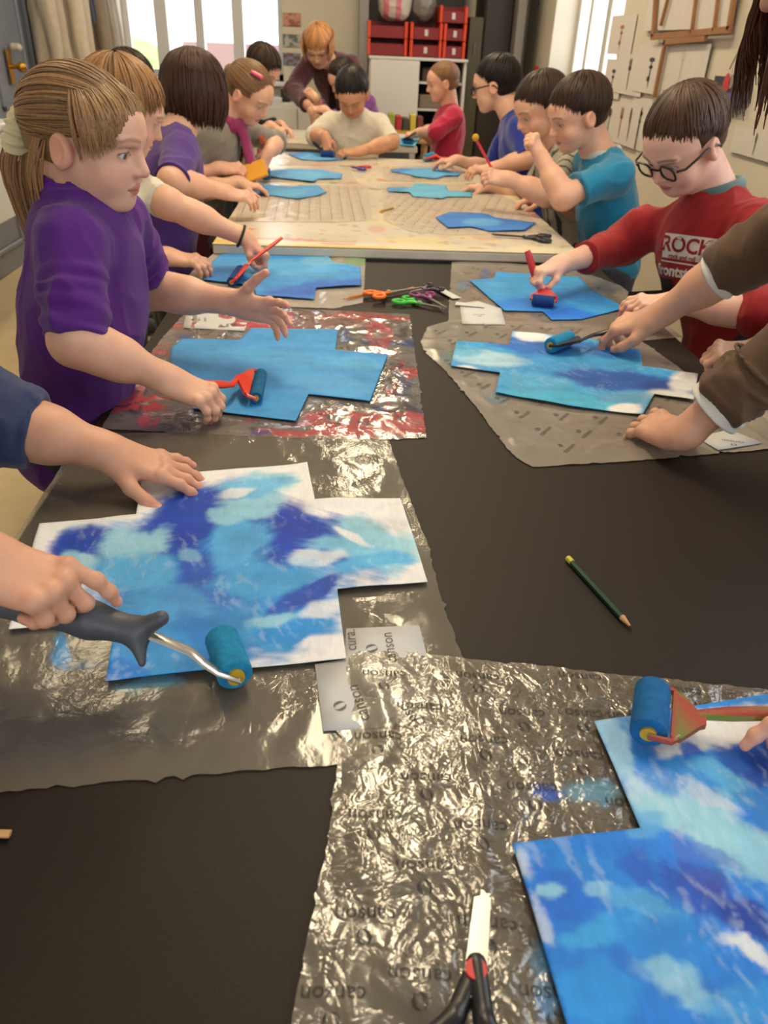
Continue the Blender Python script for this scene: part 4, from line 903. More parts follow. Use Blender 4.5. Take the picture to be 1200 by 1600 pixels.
S = Solid(); b0 = W(616, 36, y=6.74)+V3(0, 0, .03); S.ell(b0+V3(0, 0, .11), (.13, .09, .12), k=.02); S.cap(b0+V3(-.05, 0, .04), b0+V3(.05, 0, .04), .05, k=.04); v, f = S.mesh(.006, folds(3, .006, 16), amp=.01); c = np.where((np.sin(v[:, 0]*70) > .1)[:, None]*(np.abs(v[:, 0:1]-b0[0]-.0) < .09), lin((196, 110, 122)), lin((186, 176, 158)))
tag(mesh_obj('cloth_bag', v, f, mat('striped_bag', rough=.8, vc=True), col=c), 'cream bag with pink stripes resting on the left crates', 'bag')
S = Solid(); b0 = W(662, 32, y=6.74); S.ell(b0+V3(0, 0, .09), (.09, .08, .10), k=.02); v, f = S.mesh(.007, folds(8, .007, 18), amp=.01); tag(mesh_obj('plastic_bag', v, f, mat('grey_bag', (120, 112, 106), .35)), 'grey plastic bag on the middle red crates', 'bag')
t = empty('wardrobe', (1.11, 6.9, 0)); tag(t, 'tall dark brown wardrobe in the right back corner', 'wardrobe'); m = MB(); m.box((1.02, 6.70, 0), (1.235, 7.18, 2.3), b=.004); m.build('carcass', brown_m, t); m = MB(); m.box((1.03, 6.685, .05), (1.225, 6.699, 2.25), b=.003); m.build('door', brown_m, t)
t = empty('locker', (.96, 6.8, 0)); tag(t, 'narrow olive-brown metal locker beside the white cabinet', 'locker'); m = MB(); m.box((.912, 6.66, 0), (1.015, 7.15, 1.42), b=.004); m.build('carcass', olive_m, t); m = MB(); m.box((.955, 6.645, 1.18), (.966, 6.659, 1.26), b=.002); m.build('door_handle', steel, t)
m = MB(); m.box((.17, 7.0, 0), (.905, 7.17, 2.4)); tag(m.build('shelving_unit', brown_m), 'dark brown panelling behind the red crates', 'shelving')
# box of books on a small stool
m = MB(); t = empty('stool', (.42, 6.25, 0)); tag(t, 'small wooden stool carrying the yellow book box', 'stool'); m.box((.27, 6.10, .62), (.62, 6.40, .645), b=.004); m.build('seat', mat('light_wood', (170, 130, 86), .6, vary=.1), t)
for a in (.29, .59):
    for b in (6.13, 6.37): m = MB(); m.box((a-.012, b-.012, 0), (a+.012, b+.012, .619)); m.build('leg', mat('light_wood'), t)
t = empty('book_box', (.44, 6.25, .646)); tag(t, 'yellow tray on the small stool by the cabinet', 'tray'); ym = mat('ochre_tray', (190, 150, 50), .5); m = MB(); m.box((.30, 6.14, .646), (.60, 6.36, .652)); m.box((.30, 6.14, .652), (.60, 6.148, .70)); m.box((.30, 6.352, .652), (.60, 6.36, .70)); m.box((.30, 6.148, .652), (.308, 6.352, .70)); m.box((.592, 6.148, .652), (.60, 6.352, .70)); m.build('tray', ym, t)
for i, (c, cn) in enumerate((((150, 160, 50), 'lime green'), ((176, 40, 44), 'red'), ((60, 66, 50), 'dark green'), ((200, 180, 70), 'yellow'), ((120, 60, 50), 'brown'))):
    m = MB(); x = .315+i*.052; m.box((x, 6.16, .653), (x+.04, 6.33, .80-.012*(i % 3)), b=.003); tag(m.build('book', mat('book_%d' % i, c, .6)), '%s book standing in the ochre tray' % cn, 'book', 'books in the ochre tray')
# low cupboard under the window, things on it
t = empty('low_cupboard', (-.42, 7.0, 0)); tag(t, 'low white cupboard below the window behind the maroon jumper', 'cupboard'); m = MB(); m.box((-.80, 6.82, 0), (.06, 7.09, .80), b=.004); m.build('carcass', cab_m, t)
for x0 in (-.79, -.37): m = MB(); m.box((x0, 6.803, .05), (x0+.41, 6.819, .77), b=.003); m.build('door', cab_m, t)
m = MB(); c = W(446, 120, y=7.0); m.box((c[0]-.04, 6.96, .802), (c[0]+.04, 7.04, .90), b=.01); tag(m.build('dark_pot', mat('dark_pot', (36, 32, 32), .6)), 'small dark pot on the low white cupboard', 'pot')
m = MB(); m.box((-.72, 6.88, .802), (-.50, 7.05, .83)); tag(m.build('paper_pile', mat('insert_paper')), 'pile of white papers on the low white cupboard', 'papers')
for i, (py, c1, c2) in enumerate(((31, (150, 70, 50), (196, 140, 110)), (64, (96, 96, 90), (180, 176, 166)), (93, (110, 70, 60), (120, 130, 160)))):
    c = W(456, py, y=YB-.004); wx, hz = .07, .045; nx, nz = 24, 16; v = np.array([(c[0]-wx+2*wx*a/nx, YB-.004, c[2]-hz+2*hz*b/nz) for b in range(nz+1) for a in range(nx+1)]); f = [(b*(nx+1)+a, b*(nx+1)+a+1, (b+1)*(nx+1)+a+1, (b+1)*(nx+1)+a) for b in range(nz) for a in range(nx)]
    n_ = fbm2(v[:, 0]*30, v[:, 2]*40, i, 3)[:, None]; cc = lin(c1)*(1-sstep(.4, .6, n_))+lin(c2)*sstep(.4, .6, n_); o = mesh_obj('wall_photo', v, f, mat('photo_print', rough=.35, vc=True), col=cc); sm = o.modifiers.new('thickness', 'SOLIDIFY'); sm.thickness = .003; tag(o, ['top reddish photo pinned right of the window', 'middle grey photo pinned right of the window', 'lowest blue and brown photo pinned right of the window'][i], 'photo', 'photos pinned on the back wall')
# coats on the left
rail = MB(); rail.box((XL+.003, 5.75, 1.66), (XL+.025, 7.1, 1.74)); rl = rail.build('coat_rail', white_m); tag(rl, 'white coat rail on the left wall by the door', 'coat rail')
for i, (px, c, wd, ln, sh_, lb) in enumerate(((62, (186, 172, 152), .15, .75, 0, 'light beige coat hanging nearest the grey door'), (98, (200, 186, 164), .15, .85, .05, 'cream coat with a hanging sleeve, second from the door'), (118, (44, 42, 62), .09, .42, .04, 'navy jacket squeezed among the pale coats'), (138, (150, 134, 116), .13, .8, .02, 'taupe coat with white lining edge'), (158, (176, 162, 150), .11, .72, .04, 'grey-beige coat hanging closest to the window'))):
    p = W(px, 10, x=XL+.14+sh_); p[2] = 1.60; p[0] += .03*(i % 2); t_ = Solid(); t_.ell(p+V3(0, 0, -.06), (.09, wd*.8, .10), k=.04); t_.cap(p+V3(0, 0, -.08), p+V3(.01, 0, -ln), wd*.62, wd*.85, k=.06, n=(1, 0, 0), f=1.7); t_.cap(p+V3(.06, -wd*.6, -.10), p+V3(.09, -wd*.75, -ln*.72), .05, .042, k=.02); t_.cap(p+V3(.05, wd*.6, -.10), p+V3(.07, wd*.75, -ln*.70), .05, .042, k=.02)
    v, f = t_.mesh(.009, folds(i, .014, 11, axis=(0, 0, 1), stretch=.12), amp=.016); tag(mesh_obj('coat', v, f, cloth_mat('coat_cloth_%d' % i, c, .3, 400, .1)), lb, 'coat', 'coats on the left wall')
# white desk at the left, bags underneath
t = empty('wall_cupboard', (-1.9, 3.9, .4)); tag(t, 'white wall-hung cupboard at the left edge by the grey door', 'cupboard'); q0 = W(30, 190, y=4.1); tx = q0[0]-.04; tz = q0[2]
m = MB(); m.box((XL+.07, 3.55, tz-.03), (tx, 4.2, tz), b=.005); m.build('top_board', white_m, t); m = MB(); m.box((XL+.001, 3.58, tz-.40), (tx-.02, 4.17, tz-.031)); m.build('carcass', white_m, t)
for i, (px, py, rx, rz, c, lb) in enumerate(((12, 338, .13, .14, (92, 88, 84), 'dark grey schoolbag on the floor below the white wall-hung cupboard'), (30, 372, .09, .07, (150, 132, 130), 'pinkish grey shoe bag on the floor by the wall-hung cupboard'), (4, 385, .10, .08, (178, 168, 172), 'pale crumpled bag at the left edge on the floor'))):
    g = W(px, py+16, z=0.0); S = Solid(); S.ell(g+V3(0, 0, rz*.9), (rx, rx*.8, rz), k=.02); S.ell(g+V3(0, 0, rz*.35), (rx*1.05, rx*.85, rz*.4), k=.05); S.plane(g+V3(0, 0, .002), (0, 0, -1)); v, f = S.mesh(.009, folds(i+20, .010, 16), amp=.012); v[:, 2] = np.maximum(v[:, 2], .001); bg = mesh_obj('school_bag', v, f, cloth_mat('bag_cloth_%d' % i, c), None); tag(bg, lb, 'bag', 'bags on the floor at the left')
# blue-legged chair behind the children on the left
CX, CY = -1.02, 3.35
t = empty('school_chair', (CX, CY, 0)); tag(t, 'blue-legged school chair behind the people at left', 'chair'); bm_ = mat('blue_steel_tube', (30, 100, 170), .35, .2); ply = mat('plywood', (190, 150, 100), .5, vary=.1)
m = MB(); m.box((CX-.17, CY-.17, .42), (CX+.17, CY+.17, .435), b=.006); m.build('seat', ply, t); m = MB(); m.box((CX-.19, CY-.16, .62), (CX-.175, CY+.16, .78), b=.005); m.build('backrest', ply, t)
for a, b in ((CX+.15, CY-.15), (CX+.15, CY+.15)): m = MB(); m.tube([(a, b, .419), (a+.02, b, 0)], .011, 10); m.build('leg', bm_, t, smooth=True)
for b in (CY-.15, CY+.15): m = MB(); m.tube([(CX-.19, b, 0), (CX-.16, b, .42), (CX-.185, b, .79)], .011, 10); m.build('leg', bm_, t, smooth=True)
# ---- right wall: drawings, slatted frames, pictures
inkd = mat('charcoal_drawing', (70, 66, 66), .8); inkr = mat('red_chalk', (160, 96, 80), .8); inko = mat('ochre_chalk', (180, 120, 60), .8); sheet_m = mat('drawing_paper', (214, 208, 202), .8, vary=.03); oak = mat('oak_slat', (156, 108, 66), .6, vary=.15, vscale=14)
def wy(px, py=130): return W(px, py, x=XR-.006)
WS = [0]
def wall_sheet(px0, px1, py0, py1, label, art=None, tilt=0, mt=None, grp='drawings of cutlery on the right wall', d=.006, nm='wall_drawing', cat_='drawing'):
    WS[0] += 1; d = d+.0032*(WS[0] % 4)
    a = W(px0, py0, x=XR-d); b = W(px1, py1, x=XR-d); ya, yb, zt_, zb = a[1], b[1], a[2], b[2]; t = MB(); t.box((XR-d-.0012, min(ya, yb), zb), (XR-d, max(ya, yb), zt_)); o = tag(t.build(nm, mt or sheet_m), label, cat_, grp)
    if art:
        m = MB(); cy, cz_ = (ya+yb)/2, (zt_+zb)/2; h = (zt_-zb); 
        def e(y, z, ry, rz, n=14): k = len(m.v); m.add([(XR-d-.0022, cy+2.2*y*h+2.2*ry*h*cos(2*pi*i/n), cz_+z*h+rz*h*sin(2*pi*i/n)) for i in range(n)], [tuple(range(n))])
        kind, mt_ = art
        e(0, -.10, .018, .30); 
        if kind == 'spoon': e(0, .26, .065, .12); e(0, -.38, .03, .05)
        elif kind == 'fork':
            e(0, .16, .06, .06)
            for q in (-.045, -.015, .015, .045): e(q, .29, .009, .12)
        elif kind == 'knife': e(.012, .22, .035, .2)
        else: e(0, .2, .09, .05); e(0, .05, .06, .04); e(.02, -.2, .05, .06)
        m.build('drawn_figure', mt_, o)
    return o
wall_sheet(942, 962, 158, 226, 'sheet with a slim spoon drawing, lowest row at left', ('spoon', inkd)); wall_sheet(962, 978, 158, 229, 'sheet with a reddish fork drawing in the lowest row', ('fork', inkr)); wall_sheet(978, 990, 160, 233, 'faint knife drawing in the lowest row', ('knife', inkd)); wall_sheet(990, 1005, 150, 238, 'sheet with small dark marks at the right end of the lowest row', ('x', inkd))
wall_sheet(950, 966, 92, 156, 'sheet with a T-shaped drawing in the second row', ('x', inkd)); wall_sheet(967, 1000, 84, 152, 'sheet with a large dark fork drawing in the second row', ('fork', inkd)); wall_sheet(1001, 1034, 70, 150, 'sheet with a small dark pattern near its top', ('x', inkd)); wall_sheet(958, 985, 25, 86, 'sheet with ochre blots high by the window', ('x', inko))
wall_sheet(1038, 1094, 68, 150, 'large pale sheet hanging from the lower slat', ('spoon', mat('pale_chalk', (200, 194, 180), .8)), d=.012)
wall_sheet(1022, 1140, -40, 44, 'pale backing sheets inside the upper slatted frame', None, d=.012, nm='backing_sheet')
def slat(root, a, b, wd=.022, name='slat'):
    A = W(*a, x=XR-.04); B = W(*b, x=XR-.04); u = unit(B-A); n = np.cross(u, V3(1, 0, 0))*wd/2; m = MB(); k = [A-n, B-n, B+n, A+n]; m.add(k+[q+V3(.014, 0, 0) for q in k], [(0, 1, 2, 3), (7, 6, 5, 4), (0, 4, 5, 1), (1, 5, 6, 2), (2, 6, 7, 3), (3, 7, 4, 0)]); m.build(name, oak, root)
t = empty('slatted_frame', tuple(W(1075, 30, x=XR-.02))); tag(t, 'large wooden slatted frame cut off by the top of the picture', 'frame', 'wooden slatted frames')
for a, b in (((1016, 58), (1138, 46)), ((1018, 58), (1025, -40)), ((1078, 52), (1090, -40)), ((1136, 46), (1150, -40)), ((1030, 40), (1046, -20)), ((1113, 48), (1124, -40))): slat(t, a, b, .022 if a[0] in (1016, 1018, 1136) else .010)
t = empty('slatted_frame', tuple(W(1060, 100, x=XR-.02))); tag(t, 'lower wooden slatted frame holding the large pale sheet', 'frame', 'wooden slatted frames')
for a, b in (((1036, 66), (1100, 60)), ((1038, 62), (1020, 152))): slat(t, a, b, .02)
o = wall_sheet(1118, 1156, 118, 172, 'dark picture with red and blue shapes in a black frame', None, nm='framed_picture', cat_='picture', grp=None, mt=mat('picture_black', (30, 28, 30), .4), d=.014)
m = MB()
c = W(1137, 146, x=XR-.02); XP = min(q.co.x for q in o.data.vertices)-.001
for dy, dz, r_, cc in ((.02, .03, .03, (190, 50, 60)), (-.03, -.03, .03, (110, 80, 160)), (.03, -.04, .02, (80, 110, 80)), (-.02, .04, .02, (150, 130, 120))):
    m.cur = tuple(lin(cc)); m.add([(XP, c[1]+dy+r_*cos(2*pi*i/12), c[2]+dz+r_*1.2*sin(2*pi*i/12)) for i in range(12)], [tuple(range(12))])
m.build('picture_image', mat('picture_colours', rough=.5, vc=True), o)
wall_sheet(1150, 1215, 196, 258, 'white sheet with a dark shape behind the brown hair', ('knife', inkd), d=.010)
a, b = W(838, 112, x=XR-.03), None; m = MB(); m.ball(a, (.02, .05, .04)); tag(m.build('red_box', mat('fire_red', (190, 30, 36), .4), smooth=True), 'small red alarm box on the strip of wall by the window', 'alarm box')
pts = [W(806, 120, x=XR-.02), W(812, 130, x=XR-.03), W(813, 150, x=XR-.03), W(810, 172, x=XR-.03), W(806, 200, x=XR-.02)]; m = MB(); m.tube(pts, .006, 6); tag(m.build('black_cable', black_p, smooth=True), 'black cable looping down beside the wardrobe', 'cable')
m = MB(); A = W(842, 8, x=XR-.004); m.box((XR-.004, A[1]-.05, A[2]-.02), (XR-.002, A[1]+.05, A[2]+.2)); o = m.build('wall_drawing', sheet_m); tag(o, 'narrow drawing with a red and blue mark left of the side window', 'drawing'); m = MB(); m.box((XR-.006, A[1]-.02, A[2]+.03), (XR-.0045, A[1]+.02, A[2]+.16)); m.build('red_mark', inkr, o); m = MB(); m.box((XR-.006, A[1]-.02, A[2]-.01), (XR-.0045, A[1]+.02, A[2]+.025)); m.build('blue_mark', mat('blue_chalk', (60, 70, 130), .8), o)
pts = [W(1140, 108, x=XR-.01), W(1160, 68, x=XR-.01), W(1182, 28, x=XR-.01)]; m = MB(); m.tube(pts, .0025, 5); tag(m.build('wall_wire', mat('thin_wire', (120, 110, 96), .6)), 'thin wire running up the right wall', 'wire')
# ---- outside: a tree and a low house seen through the back window
S = Solid(); g = W(230, 95, y=20); 
for k in range(9): S.ell(g+V3(rng.normal(0, .5), rng.normal(0, .4), rng.normal(-.1, .35)), (.5, .5, .42), k=.2)
S.cap(g+V3(0, 0, -.3), V3(g[0], g[1], -.2), .12, .16, k=.1); v, f = S.mesh(.06, folds(2, .05, 4), amp=.08); tag(mesh_obj('tree', v, f, mat('spring_leaves', (150, 170, 110), .9, vary=.3, vscale=6)), 'pale green tree seen through the back window', 'tree')
t = empty('house', tuple(W(345, 110, y=15))); tag(t, 'low house with a brown roof seen through the back window', 'house'); a = W(330, 110, y=15); m = MB(); m.box((a[0]-.5, 15, -.2), (a[0]+1.4, 17, a[2]), b=.01); m.build('wall', mat('house_wall', (200, 190, 180), .9), t); m = MB(); m.add([(a[0]-.6, 14.9, a[2]), (a[0]+1.5, 14.9, a[2]), (a[0]+1.5, 17.1, a[2]), (a[0]-.6, 17.1, a[2]), (a[0]-.6, 16, a[2]+.4), (a[0]+1.5, 16, a[2]+.4)], [(0, 1, 5, 4), (2, 3, 4, 5), (0, 4, 3), (1, 2, 5), (3, 2, 1, 0)]); m.build('roof', mat('roof_tile', (120, 90, 84), .9), t)

# the person in purple
def hair_pony(body, C, M, h, c):
    pole = V3(-.04, -.93, -.16); tie = C+M@(V3(0, -.52, -.10)*h)
    def hl(P, A, B, az):
        d = A*cos(az)+B*sin(az)
        return 2.30+.08*d[2] if d[2] > .3 else (2.24 if d[2] > -.12 else 1.30 if d[2] > -.5 else 1.0)
    parts = [cap_solid(C, M, h, .004, cut=(0, .60, -.16), cr=(.46, .40, .47), low=-.20)]
    parts.append(locks(C, M, h, pole, 1500, .25, hl, off=.02, wid=.0135, seed=5, jit=.05, segs=12, rad=(.375, .44, .372)))
    parts.append(locks(C, M, h, pole, 500, .2, hl, off=.035, wid=.010, seed=6, jit=.10, segs=12, rad=(.375, .44, .372)))
    # fringe sweeping over the forehead and side wisps before the ear
    r = np.random.default_rng(4); n = 520; s = 10; pts = np.zeros((n, s, 3)); nr = np.zeros((n, s, 3)); col = .5+.5*r.random(n)
    for i in range(n):
        a = float(np.clip(r.normal(.08, .72), -1.5, 1.45)); top = V3(.33*sin(a), .16*cos(a)-.02, .455-.12*abs(sin(a))+.02*r.random()); end = V3(.385*sin(a*1.05)+.01, .30*cos(a)+.09, .155-.10*r.random()-.34*max(0, abs(sin(a))-.62)-.04*(a > .2)); 
        for j in range(s):
            t = j/(s-1); q = top*(1-t)+end*t; b = sin(pi*min(1, t*1.1))*.085
            o = unit((sin(a)*.8, cos(a), .35*(1-t))); pts[i, j] = q+o*(b+.012*r.random()); nr[i, j] = o
    parts.append(strands(C+(pts@M.T)*h, nr@M.T, .0085*h*(.6+.8*r.random(n)), r, .2, col=col))
    # pony tail
    n = 520; s = 13; pts = np.zeros((n, s, 3)); nr = np.zeros((n, s, 3)); dl = V3(0, 0, -1); bk = -M[:, 1]
    side = np.cross(bk, dl)
    for i in range(n):
        a = 2*pi*r.random(); rr = math.sqrt(r.random()); ln = .235*(.82+.3*r.random())
        for j in range(s):
            t = j/(s-1); w_ = (.014+.020*sin(pi*min(1, t*1.15+.1)))*(1-.35*t*t)
            p = tie+bk*(.030*sin(min(1, t*2.2)*pi*.5)-.006*t)+dl*ln*(t**1.25)+V3(.020, -.01, 0)*t*t; pts[i, j] = p+(side*cos(a)+bk*sin(a)*.8)*w_*rr; nr[i, j] = side*cos(a)+bk*sin(a)
    parts.append(strands(pts, nr, np.full(n, .0023), r, .25, col=.35+.65*r.random(n)))
    # loose wisps behind the ear
    n = 26; pts = np.zeros((n, s, 3)); nr = np.zeros((n, s, 3))
    for i in range(n):
        sx = 1 if i % 3 else -1; a0 = V3(.36*sx, -.16-.12*r.random(), -.02); e0 = V3((.30+.05*r.random())*sx, -.20-.14*r.random(), -.42-.2*r.random())
        for j in range(s):
            t = j/(s-1); pts[i, j] = C+M@((a0*(1-t)+e0*t+V3(.03*sx*sin(pi*t), -.02*sin(pi*t), 0))*h); nr[i, j] = M@V3(sx, 0, 0)
    parts.append(strands(pts, nr, np.full(n, .0022), r, .2, col=.6+.4*r.random(n)))
    hair_obj(body, parts, c, var=.38)
    S = Solid(); ax = unit(bk*.9+V3(0, 0, .15))
    S.torus(tie+bk*.006, ax, .024, .0165, k=.01)
    v, f = S.mesh(.0022, lambda p: .0038*np.sin(np.arctan2((p-tie)@np.cross(ax, V3(0, 1, 0)), (p-tie)@V3(0, 1, 0))*17)*(.6+.5*vn3(p*120, 4)), amp=.006)
    tag(mesh_obj('scrunchie', v, f, cloth_mat('cream_velour', (226, 212, 168), .3, 900, .6), body), 'cream scrunchie')
fleece = cloth_mat('purple_fleece', (84, 26, 122), .5, 900, .12, .95)
g, gi = person('person with a blond ponytail and cream scrunchie in a purple fleece', W(142, 216, y=1.24), (.93, -.20, -.17), (-.452, 1.20, .70), (1, .05),
    dict(R=dict(w=W(262, 592, y=1.105), e=W(118, 532, y=1.06), x=W(338, 622, y=1.10)-W(262, 590, y=1.11), n=(.25, -.35, .9), pose='pinch', L=.128),
         L=dict(w=W(372, 474, y=1.36), e=W(232, 452, y=1.42), x=W(455, 492, y=1.32)-W(372, 474, y=1.36), n=(.1, .85, .40), pose='spread', L=.132)),
    dict(m=fleece, sl={'R': .96, 'L': .80}, r=.048, r1=.045, r2=.047, neck='high', puff=.98, hem=.06, bunch=True, name='fleece_top'),
    feet=(-.30, 1.27, 0), pants=(36, 38, 60), res=.003, hh=.183, nb=W(112, 322, y=1.235), hair=hair_pony, hair_c=(134, 102, 70), sh=(W(108, 376, y=1.13), W(190, 340, y=1.34)), gaze=(-.05, 1, -.22), eye=.021, hand_res=.0017, brow=(128, 92, 64), iris=(92, 92, 84), jaw=.95, roll=0)

# ---- left side of the tables, from near to far
navy = cloth_mat('navy_cotton', (42, 54, 96), .4, 800, .2)
def navy_col(v, G):
    return None
kid_navy, nvi = person('person in a navy top at the left edge, pressing a flat hand on paper', V3(-.56, .78, 1.16), (.85, .1, -.5), (-.515, .75, .68), (1, 0),
    dict(L=dict(w=W(170, 706, z=.775), e=W(-8, 655, y=.90), x=W(300, 742, z=.74)-W(170, 706, z=.775), n=(.12, -.12, 1), pose=dict(c=[(6, 16, 8), (8, 18, 8), (6, 16, 8), (2, 12, 8)], s=(4, 0, -6, -15), t=((.10, .14, -.05), (.28, .29, -.11), (.44, .36, -.15), (.56, .40, -.17))), L=.142, aw=1.1),
         R=dict(w=W(-42, 872, z=.868), e=W(-330, 790, z=.95), x=W(92, 918, z=.845)-W(-42, 872, z=.868), n=(.25, -.25, .9), pose='point', L=.138, aw=1.15)),
    dict(m=navy, sl={'R': 1.5, 'L': 1.36}, r=.054, r1=.050, r2=.046, bunch=True, hem=.06), res=.004, hair=hair_short(), hair_c=(70, 50, 36), hand_res=.0016, skin=(214, 160, 132))
kid_white, _ = person('person with short fair hair in a white top, behind the person in purple', W(198, 172, y=2.04), (.9, .28, -.40), (-.59, 1.98, .66), (1, .1),
    dict(R=dict(w=W(262, 400, y=1.93), x=(1, .12, -.15), n=(.0, -.2, 1), pose='relax', L=.13, hint=(-.6, -.6, -.6)),
         L=dict(w=W(384, 372, y=2.02), e=W(262, 318, y=2.0), x=W(425, 408, y=2.02)-W(384, 372, y=2.02), n=(.5, .1, .8), pose='grip', L=.125)),
    dict(m=cloth_mat('ivory_knit', (214, 206, 190)), sl={'R': 1.1, 'L': .92}, r=.046, r1=.043, neck='high'), res=.004, hh=.187, hair=hair_short(side=1.85, back=2.3, n=1100, wid=.018), hair_c=(142, 104, 68), pants=(60, 66, 84))
def hair_bob(length=.10, n=900, back=1.5, front=.95, side=1.45, flare=.25, wid=.02, off=.06, seed=3, cut=(0, .60, -.20)):
    def g(body, C, M, h, c):
        parts = [cap_solid(C, M, h, .03, cut=cut, cr=(.36, .40, .50), low=-.40)]
        def hl(P, A, B, az):
            d = A*cos(az)+B*sin(az); return side+(front-side)*d[1]**2 if d[1] > .0 else side+(back-side)*(-d[1])
        def noface(P, A, B, az):
            return hl(P, A, B, az)
        parts.append(locks(C, M, h, (0, -.12, 1), n, .5, hl, off=off, wid=wid, seed=seed, jit=.1, length=0))
        # hanging curtain, open at the face
        r = np.random.default_rng(seed+9); s = 9; N_ = int(n*.8); pts = np.zeros((N_, s, 3)); nr = np.zeros((N_, s, 3)); dl = M.T@V3(0, 0, -1)
        for i in range(N_):
            a = radians(-122+244*r.random())-pi/2; o = V3(cos(a), sin(a), 0); lay = r.random(); st = V3(.435*o[0], -.07+.505*o[1], .16+.12*r.random()); p = st*(1+.04*lay)
            L_ = length/h*(.85+.25*r.random())+.25
            for j in range(s):
                t = j/(s-1); pts[i, j] = p+dl*L_*t+o*(flare*.30*sin(pi*t*.9)-(.10*t*t))*(.7+.5*lay); nr[i, j] = o
        parts.append(strands(C+(pts@M.T)*h, nr@M.T, wid*h*(.7+.6*r.random(N_)), r, .3))
        hair_obj(body, parts, c)
    return g
violet = cloth_mat('violet_jersey', (78, 44, 128), .3, 800, .15)
kid_bob, bi = person('person with a dark brown bob seen from behind, in a violet top', W(310, 141, y=2.70), (.72, .66, -.12), (-.56, 2.52, .66), (.9, .35),
    dict(R=dict(w=W(352, 300, y=2.50), e=W(268, 283, y=2.34), x=(1, .25, -.18), n=(0, -.35, 1), pose='relax', L=.13),
         L=dict(w=W(375, 285, y=2.95), x=(1, .1, -.2), n=(0, 0, 1), pose='relax', L=.13)),
    dict(m=violet, sl={'R': .95, 'L': .95}, r=.050, r1=.048, hem=.05), pants=(26, 26, 30), res=.0045, hh=.195, hair=hair_bob(.085, 1700, wid=.016, back=1.6, front=1.6, side=1.6), hair_c=(58, 34, 26))
def vest_col(v, G):
    q = v-G['mid']; s = q@G['rt']; f = q@G['dp']; c = np.tile(lin((128, 122, 112)), (len(v), 1)); return c
def hair_pull(body, C, M, h, c):
    def hl(P, A, B, az):
        d = A*cos(az)+B*sin(az); return 2.42 if d[2] > .3 else (2.25 if d[2] > -.12 else 1.25 if d[2] > -.5 else 1.0)
    parts = [cap_solid(C, M, h, .006, cut=(0, .63, -.21), cr=(.42, .40, .47), low=-.20), locks(C, M, h, V3(0, -.93, .05), 1300, .2, hl, off=.025, wid=.016, seed=9, jit=.06, segs=10)]
    hair_obj(body, parts, c)
    S = Solid(); b = C+M@(V3(0, -.56, .05)*h); S.cap(b, b+V3(0, .01, -.16), .024, .012, k=.01); v, f = S.mesh(.005, folds(4, .003, 60, axis=(0, 0, 1), stretch=.2), amp=.004); mesh_obj('hair_tail', v, f, mat('hair_tail_brown', (112, 82, 58), .5), body)
kid_scarf, si = person('person with a pink hair clip, grey cardigan and magenta scarf', W(392, 146, y=3.12), (.80, -.40, -.62), (-.56, 3.10, .66), (.95, -.3),
    dict(R=dict(w=W(345, 262, y=2.98), x=(1, .2, 0), n=(0, -.5, .8), pose='pinch', L=.13),
         L=dict(w=W(418, 240, y=3.25), e=W(432, 222, y=3.42), x=(-.2, -.6, -.7), n=(.8, -.2, .3), pose='grip', L=.12)),
    dict(m=cloth_mat('grey_knit', (128, 122, 112)), sl={'R': 1.25, 'L': 1.1}, r=.048, r1=.044, hem=.07, name='cardigan'), pants=(110, 30, 50), res=.005, hh=.182, hair=hair_pull, hair_c=(120, 88, 62), roll=0)
# scarf, clip
S = Solid(); NBs, nus, ks = si['NB'], si['nu'], si['k']; S.torus(NBs+nus*.006, nus, .055, .020, k=.01, rz=.026)
fr_ = unit(V3(.95, -.3, 0)); S.cap(NBs+fr_*.065, NBs+fr_*.10+V3(0, -.03, -.14), .022, .026, k=.02, n=fr_, f=1.6); S.cap(NBs+fr_*.10+V3(0, -.03, -.14), NBs+fr_*.085+V3(.01, -.03, -.30), .024, .028, k=.02, n=fr_, f=1.6)
S.cap(NBs+fr_*.06+V3(0, .03, 0), NBs+fr_*.10+V3(0, .045, -.15), .020, .026, k=.01, n=fr_, f=1.6)
v, f = S.mesh(.0045, folds(5, .005, 34, axis=(0, 0, 1)), amp=.006); mesh_obj('scarf', v, f, cloth_mat('magenta_scarf', (140, 34, 92)), kid_scarf)
S = Solid(); Ms = si['M']; c0 = si['Hc']+Ms@(V3(.22, .14, .44)*.195); S.cap(c0, c0+Ms@V3(.012, -.03, -.004), .008, .006, k=.004); v, f = S.mesh(.003); mesh_obj('hair_clip', v, f, mat('pink_plastic', (226, 96, 130), .35), kid_scarf)
person('person whose dark hair just shows over the fair-haired head at left', W(208, 126, y=3.7), (1, .2, -.3), (-.98, 3.7, .66), (1, 0),
    dict(R=dict(w=V3(-.70, 3.6, .85), x=(1, 0, -.2), n=(0, 0, 1), L=.13), L=dict(w=V3(-.70, 3.85, .85), x=(1, 0, -.2), n=(0, 0, 1), L=.13)),
    dict(m=cloth_mat('dark_green_knit', (60, 70, 60)), sl=1.8), res=.008, hair=hair_short(n=350), hair_c=(52, 38, 30))
def check_col(v, G):
    q = v-G['mid']; a = q@G['rt']; b = v[:, 2]; m = (np.sin(a*110) > .2)*1.0; n_ = (np.sin(b*110) > .2)*1.0; c = np.tile(lin((120, 28, 34)), (len(v), 1)); c = c*(1-.55*m[:, None])*(1-.5*n_[:, None]); s = np.abs(a) > .115; c[s] = lin((26, 22, 24)); return c
